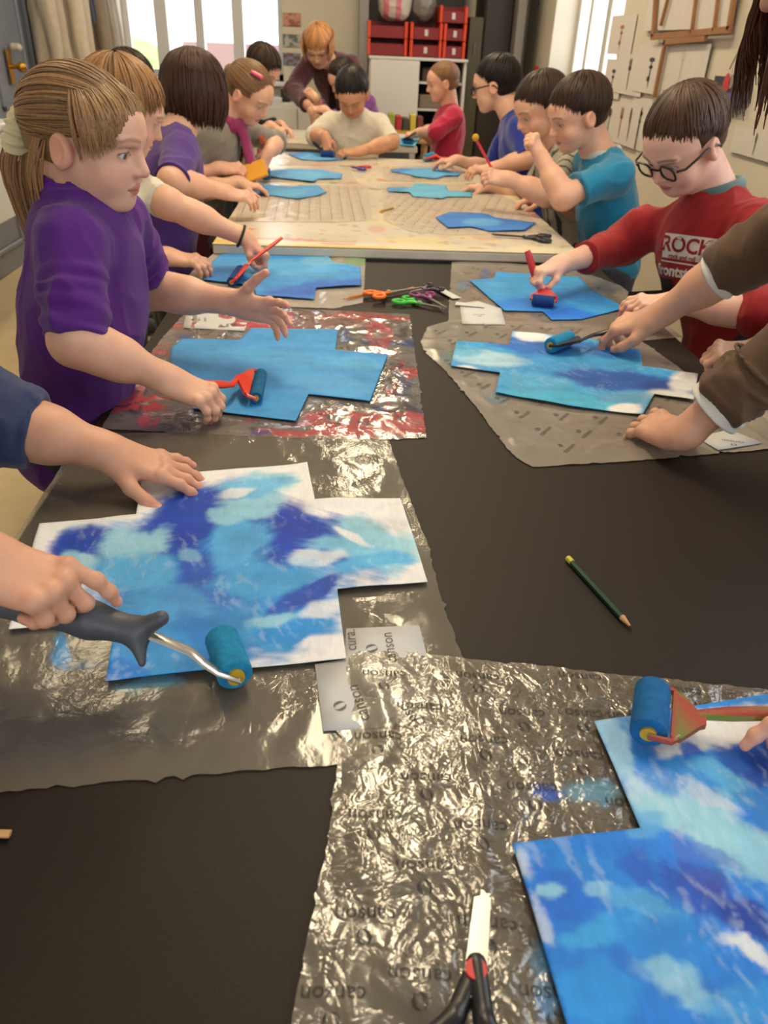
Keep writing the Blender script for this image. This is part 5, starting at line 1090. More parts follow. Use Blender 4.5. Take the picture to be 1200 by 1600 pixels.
person('person in a dark red checked shirt at the farthest table', W(413, 108, y=4.75), (.75, -.45, -.65), (-.68, 4.78, .66), (.9, -.35),
    dict(R=dict(w=W(424, 196, y=4.72), x=(.9, .1, -.35), n=(0, -.4, 1), pose='pinch', L=.13), L=dict(w=W(440, 195, y=4.95), x=(.7, -.4, -.4), n=(.3, 0, 1), pose='relax', L=.13)),
    dict(m=mat('checked_cotton', rough=.85, vc=True), col=check_col, sl={'R': 1.35, 'L': 1.8}, r=.048), res=.006, hair=hair_short(n=500), hair_c=(58, 42, 34))
maroon = cloth_mat('maroon_knit', (78, 26, 40))
person('grown person with ginger fringe in a maroon jumper, bending over the farthest table', W(498, 72, y=5.75), (-.15, -.80, -.62), (.0, 6.15, .86), (-.15, -1),
    dict(R=dict(w=W(488, 172, y=5.50), e=W(458, 140, y=5.80), x=(.15, -.35, -.9), n=(-.8, -.5, 0), pose='relax', L=.17), L=dict(w=W(560, 165, y=5.60), x=(0, -.5, -.8), n=(.6, -.6, 0), pose='relax', L=.17)),
    dict(m=maroon, sl={'R': 1.72, 'L': 1.8}, r=.058, r1=.052, r2=.042, hem=.1), hh=.222, res=.006, hair=hair_bob(.045, 900, back=1.5, front=1.66, side=1.5, wid=.02, off=.05, flare=.15, cut=(0, .64, -.24)), hair_c=(178, 126, 80), pants=(40, 36, 44))
person('person with long dark hair and a purple sleeve, in front of the maroon jumper', W(534, 122, y=5.45), (-.75, -.30, -.6), (.20, 5.55, .66), (-.9, -.4),
    dict(R=dict(w=W(492, 152, y=5.42), x=(-.6, 0, .5), n=(0, -1, .2), pose='fist', L=.12), L=dict(w=W(505, 170, y=5.3), x=(-1, 0, 0), n=(0, -.5, 1), pose='relax', L=.12)),
    dict(m=cloth_mat('purple_jersey', (110, 44, 120)), sl=1.7), res=.007, hh=.185, hair=hair_bob(.22, 700, back=1.5, wid=.022, flare=.05), hair_c=(46, 30, 26), pants=(30, 30, 40))
# ---- far end
person('person in a white turtleneck with short black hair at the end of the pale tables', W(550, 146, y=4.22), (-.12, -.74, -.66), (.06, 4.385, .68), (0, -1),
    dict(R=dict(w=W(508, 215, y=4.10), e=W(492, 212, y=4.30), x=(.10, -.35, -.45), n=(-.6, -.3, .6), pose='grip', L=.125), L=dict(w=W(560, 237, y=4.02), e=W(612, 222, y=4.2), x=(-1, .0, -.05), n=(0, -.3, 1), pose='relax', L=.13)),
    dict(m=cloth_mat('white_knit', (216, 208, 192)), sl={'R': 1.15, 'L': 1.0}, r=.052, r1=.046, neck='high', hem=.05), res=.0045, hh=.195, skin=(206, 150, 118), hair=hair_short(n=900, wid=.02, off=.03, front=1.62), hair_c=(30, 24, 24), gaze=(0, 1, -.6))
crim = cloth_mat('crimson_jersey', (182, 26, 68))
person('person in a crimson long-sleeved top with cropped fair hair at the farthest table', W(690, 128, y=4.95), (-.96, -.12, -.22), (.60, 4.98, .68), (-1, -.1),
    dict(R=dict(w=W(660, 208, y=5.08), x=(-1, -.1, -.25), n=(0, -.3, 1), pose='pinch', L=.13), L=dict(w=W(655, 206, y=4.90), e=W(680, 205, y=4.80), x=(-1, .1, -.3), n=(0, -.4, 1), pose='pinch', L=.13)),
    dict(m=crim, sl={'R': 1.3, 'L': 1.12}, r=.052, r1=.048, r2=.042, hem=.03), pants=(46, 62, 92), res=.005, hh=.19, hair=hair_short(n=900, off=.012, wid=.014, front=1.68, side=1.6, back=1.9, pole=(0, -.3, .95)), hair_c=(132, 96, 68))
blue_m = cloth_mat('royal_blue_cotton', (18, 42, 146))
kid_blue, bli = person('person in a royal blue T-shirt wearing glasses, back of dark hair to us', W(772, 132, y=3.62), (-.90, .30, -.22), (.80, 3.48, .66), (-1, .05),
    dict(R=dict(w=W(712, 250, y=3.72), x=(-1, 0, -.1), n=(0, 0, 1), pose='relax', L=.13), L=dict(w=W(770, 262, y=3.35), e=W(826, 248, y=3.34), x=(-1, .15, -.1), n=(0, -.2, 1), pose='relax', L=.135)),
    dict(m=blue_m, sl={'R': .8, 'L': .95}, r=.054, r1=.052, hem=.1), pants=(40, 50, 80), res=.0045, hh=.195, hair=hair_short(n=1100, wid=.02, off=.035, back=2.2), hair_c=(24, 17, 16))
def stripe_col(v, G):
    q = v-G['mid']; a = q@G['rt']*60+(q@G['dp'])*30; c = np.tile(lin((176, 170, 156)), (len(v), 1)); m = (np.sin(a*3.2) > .72); c[m] = lin((70, 72, 70)); return c
kid_stripe, _ = person('person in a pale striped shirt holding a red stick, beside the turquoise shirt', W(842, 168, y=2.98), (-.86, -.28, -.42), (.86, 2.98, .66), (-1, -.05),
    dict(R=dict(w=W(760, 290, y=3.18), x=(-1, .1, -.15), n=(0, 0, 1), pose='relax', L=.13), L=dict(w=W(795, 280, y=2.75), e=W(855, 305, y=2.72), x=(-.9, .1, .1), n=(.2, -.8, .5), pose='pinch', L=.13)),
    dict(m=mat('striped_cotton', rough=.85, vc=True), col=stripe_col, sl={'R': .9, 'L': .9}, r=.048), pants=(60, 60, 66), res=.0045, hh=.195, hair=hair_short(n=1000, wid=.02, off=.035, side=1.8), hair_c=(52, 34, 24))
turq = cloth_mat('turquoise_cotton', (0, 124, 168))
kid_teal, ti = person('person in a turquoise polo shirt lifting a hand to the chest', W(900, 178, y=2.62), (-.90, -.20, -.36), (.90, 2.62, .66), (-1, -.05),
    dict(R=dict(w=W(850, 310, y=2.86), x=(-1, 0, -.1), n=(0, 0, 1), pose='relax', L=.13), L=dict(w=W(846, 246, y=2.50), e=W(880, 308, y=2.44), x=(-.45, -.05, .7), n=(.6, -.7, .2), pose='fist', L=.12)),
    dict(m=turq, sl={'R': .8, 'L': .72}, r=.052, r1=.050, hem=.03), pants=(50, 56, 70), res=.004, hh=.195, hair=hair_short(n=1200, wid=.018, off=.035, side=1.85, back=2.15, front=1.82), hair_c=(50, 31, 22), collar=cloth_mat('pale_collar', (196, 198, 196)))
# ---- right side, near
redm = cloth_mat('red_cotton', (150, 18, 26), .3, 800, .12)
kid_red, ri = person('person with dark-rimmed glasses in a red printed sweatshirt, head bowed', W(1066, 222, y=1.84), (-.78, -.42, -.66), (.96, 1.80, .70), (-.9, -.42),
    dict(R=dict(w=W(872, 414, y=1.86), e=W(975, 382, y=2.0), x=W(812, 434, y=1.80)-W(872, 414, y=1.86), n=(-.1, .1, 1), pose='grip', L=.128),
         L=dict(w=W(1052, 472, y=1.60), e=W(1185, 488, y=1.50), x=(-1, .3, -.1), n=(.1, -.3, 1), pose='relax', L=.13)),
    dict(m=redm, sl={'R': 1.62, 'L': 1.05}, r=.050, r1=.048, r2=.040, hem=.08, open=1.0, name='sweatshirt'), pants=(40, 40, 50), res=.0035, hh=.198, skin=(230, 184, 164), hand_res=.002,
    hair=hair_short(n=1500, wid=.015, off=.03, front=1.66, side=1.62, back=2.05), hair_c=(70, 46, 33), collar=cloth_mat('grey_teal_trim', (90, 120, 120)), gaze=(0, 1, -.5), sh=(W(1005, 356, y=1.97), W(1182, 352, y=1.72)))
person('person mostly out of frame at right, with only a loose fist on the black table', V3(1.16, 1.38, 1.14), (-.9, -.1, -.4), (1.18, 1.40, .68), (-1, 0),
    dict(R=dict(w=W(1172, 552, z=.775), x=(-.95, .05, .05), n=(-.25, -.35, .9), pose=dict(c=[(45, 75, 40), (58, 80, 40), (64, 82, 40), (66, 80, 40)], s=(3, 0, -1, -4), t=POSES['grip']['t']), L=.125), L=dict(w=V3(.95, 1.20, .82), x=(-1, 0, -.3), n=(0, 0, 1), L=.13)),
    dict(m=cloth_mat('dark_grey_jersey', (60, 58, 62)), sl=1.4), res=.005, hand_res=.002, hair=hair_short(n=400))
brown = cloth_mat('brown_jersey', (92, 66, 44), .3, 800, .12)
def hair_long(body, C, M, h, c):
    hair_bob(.02, 900, wid=.016)(body, C, M, h, c)
lady, li = person('person leaning in from the right in a brown top with white cuffs', W(1328, -112, y=1.08), (-.86, .22, -.5), (1.10, .98, .86), (-1, .2),
    dict(R=dict(w=W(1030, 492, y=1.44), e=W(1160, 408, y=1.36), x=W(950, 512, y=1.50)-W(1030, 492, y=1.44), n=(-.15, -.2, 1), pose=dict(c=[(24, 30, 20), (40, 50, 30), (46, 56, 30), (48, 56, 30)], s=(8, 2, -4, -10), t=((.10, .14, -.05), (.26, .27, -.12), (.42, .30, -.16), (.54, .26, -.18))), L=.165, aw=1.0),
         L=dict(w=W(1066, 678, z=.765), e=W(1290, 505, z=.95), x=W(975, 648, z=.735)-W(1066, 678, z=.765), n=(-.25, -.45, .9), pose=dict(c=[(10, 34, 18), (14, 38, 18), (14, 38, 18), (10, 34, 18)], s=(14, 5, -5, -16), t=((.10, .14, -.06), (.27, .26, -.12), (.42, .30, -.15), (.54, .29, -.16))), L=.150, aw=.95)),
    dict(m=brown, sl={'R': 1.22, 'L': 1.70}, r=.052, r1=.046, r2=.040, hem=.1, st=.3, bunch=True), pants=(44, 50, 70), res=.004, hh=.215, hand_res=.0018, skin=(212, 160, 134), sh=(W(1330, 290, y=1.22), W(1420, 290, y=.92)), nb=(W(1330, 290, y=1.22)+W(1420, 290, y=.92))/2+V3(-.01, 0, .05), hair=None)
for sd, te in (('R', 1.22), ('L', 1.70)):
    Sh, E_, Wr = li['geo'][sd]; e2 = E_+(Wr-E_)*(te-1); u = unit(Wr-E_); kk = li['k']; rr_ = .0405*kk
    S = Solid(); S.cap(e2-u*.004, e2+u*.013, rr_+.0005, rr_-.002, k=.004, cut=True, cut0=True); S.torus(e2+u*.012, u, rr_-.003, .0032, k=.004); v, f = S.mesh(.0025); tag(mesh_obj('cuff', v, f, cloth_mat('white_cuff', (226, 222, 214)), lady), 'white shirt cuff')
# her long hair, hanging forward
r = np.random.default_rng(12); n = 900; s = 14; M = li['M']; C = li['Hc']; h = .215
parts = [cap_solid(C, M, h, .03, cut=(0, .62, -.22), cr=(.36, .40, .5), low=-.4), locks(C, M, h, (0, -.1, 1), 900, .5, lambda P, A, B, a: 1.45, off=.05, wid=.014, seed=8)]
pts = np.zeros((n, s, 3)); nr = np.zeros((n, s, 3))
for i in range(n):
    a = radians(-128+256*r.random())-pi/2; o = V3(cos(a), sin(a), 0); st = C+M@(V3(.41*o[0], -.06+.46*o[1], .10)*h); lay = r.random(); L_ = .172*(.7+.5*r.random())
    ow = M@o
    for j in range(s):
        t = j/(s-1); pts[i, j] = st+V3(-.03*t, .0, -1)*L_*t+ow*(.022*sin(pi*t)+.012*lay)+V3(r.normal(0, .001), 0, 0); nr[i, j] = ow
parts.append(strands(pts, nr, np.full(n, .0028), r, .3)); hair_obj(lady, parts, (86, 50, 34))
person('person out of frame at lower right, fingers on the paint-caked roller', V3(.98, .46, 1.14), (-.9, .2, -.4), (1.02, .45, .68), (-1, 0),
    dict(R=dict(w=W(1388, 1120, z=.775), x=W(1250, 1106, z=.765)-W(1388, 1120, z=.775), n=(-.1, .3, 1), pose='point', L=.135), L=dict(w=V3(.80, .28, .80), x=(-1, 0, -.2), n=(0, 0, 1), L=.13)),
    dict(m=cloth_mat('grey_blue_jersey', (84, 92, 110)), sl=1.5), res=.005, hand_res=.002, hair=hair_short(n=400), skin=(226, 170, 146))

# glasses, bracelet, shirt print
def glasses(body, I, lens_w=.24, tilt=0, col=(24, 20, 20)):
    C, M, h = I['Hc'], I['M'], I['k']*.195; P = lambda *q: C+M@(V3(*q)*h); g = empty('glasses', P(0, .45, -.02)); g.parent = body; g.matrix_parent_inverse = body.matrix_world.inverted(); m = MB(); gl = MB()
    for s in (-1, 1):
        pts = []; n = 22
        for i in range(n+1):
            a = 2*pi*i/n; pts.append(P(s*.165+.118*abs(cos(a))**.7*(1 if cos(a) > 0 else -1), .435-.02*cos(a)*s*s-.02*abs(s*.165+.11*cos(a)), -.045+.078*abs(sin(a))**.8*(1 if sin(a) > 0 else -1)))
        m.tube(pts, .013*h, 6, caps=False)
        m.tube([P(s*.285, .42, -.01), P(s*.36, .36, -.01), P(s*.40, .05, 0), P(s*.41, -.06, -.02), P(s*.40, -.13, -.09)], .014*h, 6)
        gl.prism([(0, 0)]+[(0, 0)], 0, 0) if False else None
        k = len(gl.v); gl.v += [tuple(p) for p in pts[:-1]]; gl.c += [(1, 1, 1)]*n; gl.f.append(tuple(range(k, k+n)))
    m.tube([P(-.05, .435, -.02), P(0, .455, -.005), P(.05, .435, -.02)], .012*h, 6)
    m.build('glasses_frame', mat('dark_frame', col, .25), g, smooth=True); gl.build('lens', glass_m, g)
glasses(kid_red, ri); glasses(kid_blue, bli)
TXT = {}
def text2d(s, size, bold=0, font_shear=0):
    key = (s, size, bold, font_shear)
    if key in TXT: return TXT[key]
    cu = bpy.data.curves.new('t', 'FONT'); cu.body = s; cu.size = size; cu.align_x = 'CENTER'; cu.align_y = 'CENTER'; cu.offset = bold; cu.resolution_u = 3; cu.shear = font_shear
    o = bpy.data.objects.new('t', cu); COL.objects.link(o); bpy.context.view_layer.update()
    me = o.evaluated_get(bpy.context.evaluated_depsgraph_get()).to_mesh(); v = np.array([q.co[:] for q in me.vertices]); f = [tuple(p.vertices) for p in me.polygons]
    o.to_mesh_clear(); bpy.data.objects.remove(o); bpy.data.curves.remove(cu); TXT[key] = (v, f); return v, f
def swirl(m, put, r):
    for s in (1, -1):
        o = []; i_ = []
        for k in range(10):
            t = k/9; a = radians(-60+170*t); wd = r*.7*sin(pi*min(1, t*1.05))**.7; o.append((s*(r*cos(a)), s*(r*sin(a)))); i_.append((s*((r-wd)*cos(a)+.12*r), s*((r-wd)*sin(a))))
        p = o+i_[::-1]; k = len(m.v); m.add([put(*q) for q in p], [tuple(range(len(p)))])
def on_sheet(obj):
    from mathutils.bvhtree import BVHTree
    me = obj.data; bv = BVHTree.FromPolygons([v.co[:] for v in me.vertices], [p.vertices[:] for p in me.polygons])
    def z(x, y, d=TZ):
        h = bv.ray_cast(Vector((x, y, 2)), Vector((0, 0, -1))); return (h[0].z if h[0] else d)
    return z
ink = bpy.data.materials.new('print_ink'); ink.use_nodes = True; N, L = nodes(ink); _p = N['Principled BSDF']; _p.inputs['Base Color'].default_value = (.02, .02, .022, 1); _p.inputs['Roughness'].default_value = .6; _p.inputs['Alpha'].default_value = .62
inkf = mat('faint_ink', (86, 78, 76), .6)
def stamp(m, word, c, xd, yd, size, zfun, sw=True, bold=.0001):
    """word lying on a sheet: c centre, xd reading direction, yd up direction"""
    v, f = text2d(word, size, bold)
    def put(a, b): p = c+xd*a+yd*b; return (p[0], p[1], zfun(p[0], p[1])+.0007)
    m.add([put(a, b) for a, b, _ in v], f)
    if sw: swirl(m, lambda a, b: put(a, b+size*1.05), size*.36)
def sheet_print(sheet_, spots, size=.0152, word='canson', zf=None):
    m = MB(); z = zf or on_sheet(sheet_)
    for px, py, an in spots:
        c = W(px, py, z=TZ)[:2]; a = radians(an); e = unit(W(px-40*cos(a), py-40*sin(a), z=TZ)[:2]-c); u = np.array([-e[1], e[0]]); 
        stamp(m, word, c, e, u, size, z)
    m.build('print', ink, sheet_)
sheet_print(filmsB, [(600, 1060, 2), (655, 1110, 3), (590, 1157, 2), (755, 1165, 2), (745, 1063, 3), (905, 1062, 4), (1060, 1085, 4), (665, 1222, 2), (585, 1281, 3), (750, 1297, 2), (830, 1237, 2), (905, 1185, 3), (815, 1120, 3), (985, 1125, 4), (1120, 1110, 4), (662, 1362, 2), (570, 1436, 3), (760, 1450, 3), (655, 1533, 3), (860, 1558, 3), (905, 1120, 3), (985, 1260, 3), (520, 1560, 3)])
def lattice(sheet_, xr, yr, an, sx, sy, size, poly):
    m = MB(); z = on_sheet(sheet_); a = radians(an); e = np.array([cos(a), sin(a)]); u = np.array([-sin(a), cos(a)]); c0 = np.mean(np.array(poly), 0)
    for i in range(-xr, xr+1):
        for j in range(-yr, yr+1):
            c = c0+e*(i+.5*(j % 2))*sx+u*j*sy
            if inside(poly, np.array([c[0]]), np.array([c[1]]))[0] and edge_dist(poly, np.array([c[0]]), np.array([c[1]]))[0] > size*1.5: stamp(m, 'canson', c, e, u, size, z, bold=.0)
    if m.v: m.build('print', inkf, sheet_)
gp = lambda o: [tuple(p) for p in SHP[o.name]]
lattice(filmsD, 8, 8, 52, .068, .055, .013, tp([(670, 520), (705, 505), (900, 512), (1000, 535), (1100, 620), (1180, 650), (1180, 695), (985, 716), (835, 725), (740, 630), (690, 570)], TZ))
lattice(filmsE, 8, 8, 60, .068, .055, .012, tp([(710, 413), (900, 428), (1000, 478), (1040, 520), (900, 508), (705, 500)], TZ))
lattice(filmsC, 8, 8, 95, .07, .06, .012, tp([(300, 485), (640, 494), (660, 680), (170, 668)], TZ))
for i, (o, P_) in enumerate(FSH):
    if i in (0, 2, 3): lattice(o, 9, 9, [92, 0, 75, 80][i], .045, .036, .010, P_)

# white inserts and strips of paper
def insert(poly_px, z, label, words=(), size=.0165, name='paper_insert', col='insert_paper', th=.0004):
    P_ = tp(poly_px, z); o = sheet(name, P_, .02, lambda x, y, e: np.full(len(x), z), mat(col, (222, 219, 222), .6), thick=th); tag(o, label, 'paper')
    if words:
        m = MB()
        for w_, px, py, an in words:
            c = W(px, py, z=z)[:2]; a = radians(an); e = unit(W(px-30*cos(a), py-30*sin(a), z=z)[:2]-c); u = np.array([-e[1], e[0]]); stamp(m, w_, c, e, u, size, lambda x, y: z, bold=.0001)
        m.build('print', ink, o)
    return o
insert([(541, 982), (655, 977), (694, 1130), (505, 1142), (492, 1038), (538, 1030)], TZ+.0040, 'white label sheet printed with grey brand words under the crinkled film', [('canson', 608, 1012, 80), ('canson', 560, 1098, 70), ('cura.', 548, 1000, 85), ('canson', 640, 1118, 50)])
insert([(718, 474), (747, 470), (783, 482), (790, 507), (722, 506)], TZ+.0048, 'small white printed label sheet at the corner of the milky sheet', [('canson', 748, 492, 0)], .010)
insert([(1088, 683), (1140, 671), (1193, 692), (1122, 703)], TZ+.0046, 'small white printed label under the near brown sleeve', [('canson', 1145, 690, 8)], .012)
insert([(292, 484), (392, 487), (382, 517), (286, 512)], TZ+.0036, 'white label sheet with red smears behind the person in purple', [('canson', 320, 500, 90)], .010)
def strip(a, b, wd, z, label):
    A, B = W(*a, z=z), W(*b, z=z); u = unit(B-A); n = np.array([-u[1], u[0], 0])*wd/2
    m = MB(); m.prism([tuple((A-n)[:2]), tuple((B-n)[:2]), tuple((B+n)[:2]), tuple((A+n)[:2])], z-.0006, z+.0004); tag(m.build('paper_strip', mat('insert_paper')), label, 'paper strip', 'cut paper strips')
strip((682, 449), (714, 466), .022, TZ+.006, 'white paper strip leaning left, touching the scissors')
strip((712, 474), (757, 478), .024, TZ+.0075, 'white paper strip lying level on the milky sheet')

# ---- rollers, brushes
foam_b = mat('blue_soaked_foam', (14, 104, 150), .9, vary=.25, vscale=160, bump=.8, bscale=900)
foam_d = mat('dark_blue_foam', (16, 62, 130), .9, vary=.25, vscale=160, bump=.8, bscale=900)
foam_c = mat('cyan_foam', (22, 140, 190), .9, vary=.25, vscale=160, bump=.8, bscale=900)
orange_p = mat('orange_red_plastic', (226, 62, 34), .35); grey_p = mat('charcoal_rubber', (72, 76, 84), .5, bump=.1, bscale=300)
yel = mat('yellow_end_cap', (196, 160, 40), .5); chrome = mat('bare_metal', (200, 196, 190), .25, .9)
caked = mat('paint_caked_plastic', rough=.5, vc=True, bump=.5, bscale=300)
def foam_mesh(m, F0, F1, r):
    u = unit(F1-F0); m.tube([F0+u*.0008, F0, F0+u*.0012, F0+u*.004, F1-u*.004, F1-u*.0012, F1, F1-u*.0008], [r*.42, r*.88, r*.98, r, r, r*.98, r*.88, r*.42], 24, caps=True)
def roller(label, F0, F1, r, neck, H1, foam, frame_m, hr=.006, hr2=.009, col=None, flat=.6):
    """foam cylinder F0-F1 held by a fork; handle from the fork's neck to H1"""
    F0, F1, neck, H1 = [np.asarray(q, float) for q in (F0, F1, neck, H1)]; t = empty('paint_roller', tuple((F0+F1)/2)); tag(t, label, 'paint roller', 'paint rollers')
    m = MB(); foam_mesh(m, F0, F1, r); fo = m.build('foam', foam, t, smooth=True); u = unit(F1-F0); mid = (F0+F1)/2; side = unit((neck-mid)-u*((neck-mid)@u))
    
    for a_, b_ in ((F0-u*.002, F0+u*.001), (F1-u*.001, F1+u*.002)): m = MB(); m.tube([a_, b_], r*.45, 12); m.build('end_cap', yel, t, smooth=True)
    m = MB(); b = mid+side*(r+.006)
    if col: m.cur = col[0]
    c0 = F0-u*.003; c1 = F1+u*.003
    m.tube([c0, c0+side*(r+.003), b-u*(np.linalg.norm(F1-F0)*.42)+side*.003], .0032, 8); m.tube([c1, c1+side*(r+.003), b+u*(np.linalg.norm(F1-F0)*.42)+side*.003], .0032, 8)
    hl = np.linalg.norm(F1-F0)/2; nz = unit(np.cross(u, side))
    fr = (b, np.column_stack([side, u, np.cross(side, u)])); m.prism([(-.004, -hl), (.004, -hl*.98), (.020, -.007), (.024, -.0045), (.024, .0045), (.020, .007), (.004, hl*.98), (-.004, hl)], -.0028, .0028, M=fr)
    m.build('fork', frame_m, t, smooth=True); m = MB()
    if col: m.cur = col[1]
    st = b+side*.020; m.tube([st, st+(neck-st)*.5, neck, neck+(H1-neck)*.25, neck+(H1-neck)*.8, H1], [hr*.8, hr*.8, hr, hr2, hr2, hr2*.8], 12, up=np.cross(u, side), flat=flat); m.build('handle', frame_m if not col else caked, t, smooth=True)
    return t
zt = TZ+.0045
roller('orange-red roller with blue foam in the hand of the person in purple', W(408, 584, z=zt+.012), W(400, 622, z=zt+.012), .0105, W(362, 601, z=.752), W(296, 600, z=.785), foam_b, orange_p)
roller('red roller with dark blue foam in the bracelet hand', W(376, 421, z=zt+.012), W(362, 441, z=zt+.012), .012, W(392, 408, z=.765), W(440, 372, y=2.02), foam_d, orange_p, .006, .0075)
roller('red-handled roller with dark blue foam in the fist of the person in red', W(832, 468, z=zt+.013), W(866, 472, z=zt+.013), .013, W(838, 440, y=1.83), W(824, 392, y=1.84), foam_d, mat('red_plastic', (190, 30, 34), .35))
roller('dark-handled roller with cyan foam in the far brown-sleeved hand', W(860, 540, z=zt+.015), W(890, 528, z=zt+.015), .0155, W(925, 524, z=.75), W(1010, 505, z=.78), foam_c, black_p, .006, .010)
roller('black-handled roller with blue foam in the hand of the person in white', W(502, 240, z=FZ+.02), W(522, 241, z=FZ+.02), .016, W(500, 232, z=FZ+.04), W(489, 222, y=4.06), foam_d, black_p)
roller('orange roller with teal foam held by the person with pink scarf', W(396, 256, z=FZ+.02), W(410, 256, z=FZ+.02), .018, W(405, 243, z=FZ+.06), W(410, 214, y=3.2), foam_b, mat('salmon_plastic', (224, 96, 58), .4), .009, .013)
roller('small blue roller of the person in dark red checks', W(436, 208, z=FZ+.018), W(448, 209, z=FZ+.018), .016, W(440, 203, z=FZ+.04), W(438, 196, y=4.75), foam_d, black_p)
roller('orange roller with blue foam under the hand of the person in blue', W(664, 247, z=FZ+.018), W(676, 242, z=FZ+.018), .015, W(690, 247, z=FZ+.03), W(712, 250, z=FZ+.045), foam_c, orange_p, .007, .012)
roller('dark roller in the hands of the person in crimson', W(630, 221, z=FZ+.018), W(645, 222, z=FZ+.018), .015, W(640, 213, z=FZ+.05), W(652, 205, y=4.95), foam_b, black_p)
m = MB(); p0 = W(416, 281, z=FZ); foam_mesh(m, p0+V3(0, 0, .002), p0+V3(0, 0, .045), .017); tag(m.build('foam_roller_head', foam_b, smooth=True), 'loose dark teal foam roller standing on end by the blue paper', 'foam roller')
c_ = [tuple(lin((150, 60, 36))), tuple(lin((140, 58, 44)))]
rr = roller('paint-caked roller with wide blue foam at the bottom right', W(1020, 1076, z=z1+.018), W(1013, 1146, z=z1+.018), .0158, W(1092, 1117, z=z1+.020), W(1290, 1112, z=z1+.038), mat('blue_foam_wide', (10, 104, 170), .9, vary=.2, vscale=120, bump=.8, bscale=900), caked, .0055, .0078, col=c_)
for o in rr.children:
    if o.name.startswith(('fork', 'handle')):
        me = o.data; co = np.array([v.co[:] for v in me.vertices]); n_ = vn3(co*160, 5); n2 = vn3(co*240, 9); c = np.where((n_ > .62)[:, None], lin((96, 120, 40)), np.where((n2 > .60)[:, None], lin((170, 150, 130)), lin((158, 58, 40)))); a = me.color_attributes['Col']; d4 = np.ones((len(co), 4), dtype=np.float32); d4[:, :3] = c; a.data.foreach_set('color', d4.ravel())
# the big charcoal-handled roller
t = empty('paint_roller', tuple(W(355, 1025, z=.74))); tag(t, 'large charcoal-handled roller with bent metal arm and blue foam at left', 'paint roller', 'paint rollers')
F0, F1 = W(346, 996, z=z2+.018), W(368, 1056, z=z2+.018); m = MB(); foam_mesh(m, F0, F1, .0165); m.build('foam', foam_c, t, smooth=True)
u = unit(F1-F0); m = MB(); m.tube([F1-u*.001, F1+u*.004], .008, 14); m.build('end_cap', yel, t, smooth=True)
m = MB(); pts = [W(205, 982, z=.792), W(250, 998, z=.786), W(298, 1018, z=.775), W(318, 1036, z=.765), W(340, 1050, z=.752), F1+u*.007, F1-u*.01]; m.tube(pts, .0055, 8, flat=.4, up=(0, 0, 1)); m.build('metal_arm', chrome, t, smooth=True)
S = Solid(); h0, h1, h2, h3 = W(-60, 930, z=.808), W(60, 952, z=.803), W(140, 968, z=.798), W(212, 986, z=.790); S.cap(h0, h1, .012, .0145, k=.01); S.cap(h1, h2, .0145, .0155, k=.01); S.cap(h2, h3, .0155, .0125, k=.01)
S.cap(h3, W(252, 966, z=.806), .0105, .0068, k=.006); S.cap(h3, W(222, 1036, z=.772), .0105, .0035, k=.008); v, f = S.mesh(.002); mesh_obj('handle', v, f, grey_p, t)
def stick(label, name, cat, a, b, r, c, tip=None, tipc=None, endc=None, group=None, point=True):
    a = np.asarray(a, float); b = np.asarray(b, float); u = unit(b-a); L_ = np.linalg.norm(b-a); t = empty(name, tuple(a)); tag(t, label, cat, group)
    tl = min(.018, L_*.14) if point else 0; m = MB(); m.tube([a, b-u*tl], r, 6); m.build('shaft', mat('stick_%d_%d_%d' % c, c, .35), t)
    if point: m = MB(); m.tube([b-u*tl, b-u*.003], [r, r*.3], 8); m.build('sharpened_wood', mat('bare_wood', (196, 150, 104), .7), t); m = MB(); m.tube([b-u*.0032, b], [r*.32, r*.1], 6); m.build('lead', mat('lead', tipc or (30, 30, 32), .4), t)
    if endc: m = MB(); m.tube([a-u*.004, a+u*.006], r*1.04, 8); m.build('end_band', mat('band_%d_%d_%d' % endc, endc, .4), t)
    return t
stick('dark green pencil lying alone on the black table', 'pencil', 'pencil', W(890, 875, z=TZ+.0042), W(987, 981, z=TZ+.0042), .0037, (16, 58, 44), endc=(196, 186, 60))
stick('orange-brown pencil under the orange scissors', 'pencil', 'pencil', W(592, 456, z=TZ+.0075), W(536, 467, z=TZ+.0075), .0036, (196, 120, 52), group='pencils')
stick('light brown pencil between the orange and the green scissors', 'pencil', 'pencil', W(646, 450, z=TZ+.009), W(592, 464, z=TZ+.005), .0036, (200, 134, 76), group='pencils')
stick('small mustard pencil on the pale table', 'pencil', 'pencil', W(614, 325, z=FZ+.006), W(592, 331, z=FZ+.006), .004, (170, 130, 40), group='pencils')
t = stick('red stick with yellow tip held up by the person in stripes', 'paint_stick', 'stick', W(775, 275, y=2.78), W(745, 220, y=2.82), .0045, (206, 44, 60), point=False); m = MB(); m.ball(W(743, 215, y=2.82), .012); m.build('yellow_tip', mat('mustard_foam', (200, 150, 40), .8), t, smooth=True)
m = MB(); a, b = W(-30, 1302, z=TZ+.004), W(16, 1303, z=TZ+.004); m.tube([a, b], .0035, 6, flat=.5, up=(0, 0, 1)); tag(m.build('wooden_stick', mat('bare_wood')), 'end of a thin wooden stick at the left edge of the black table', 'stick')
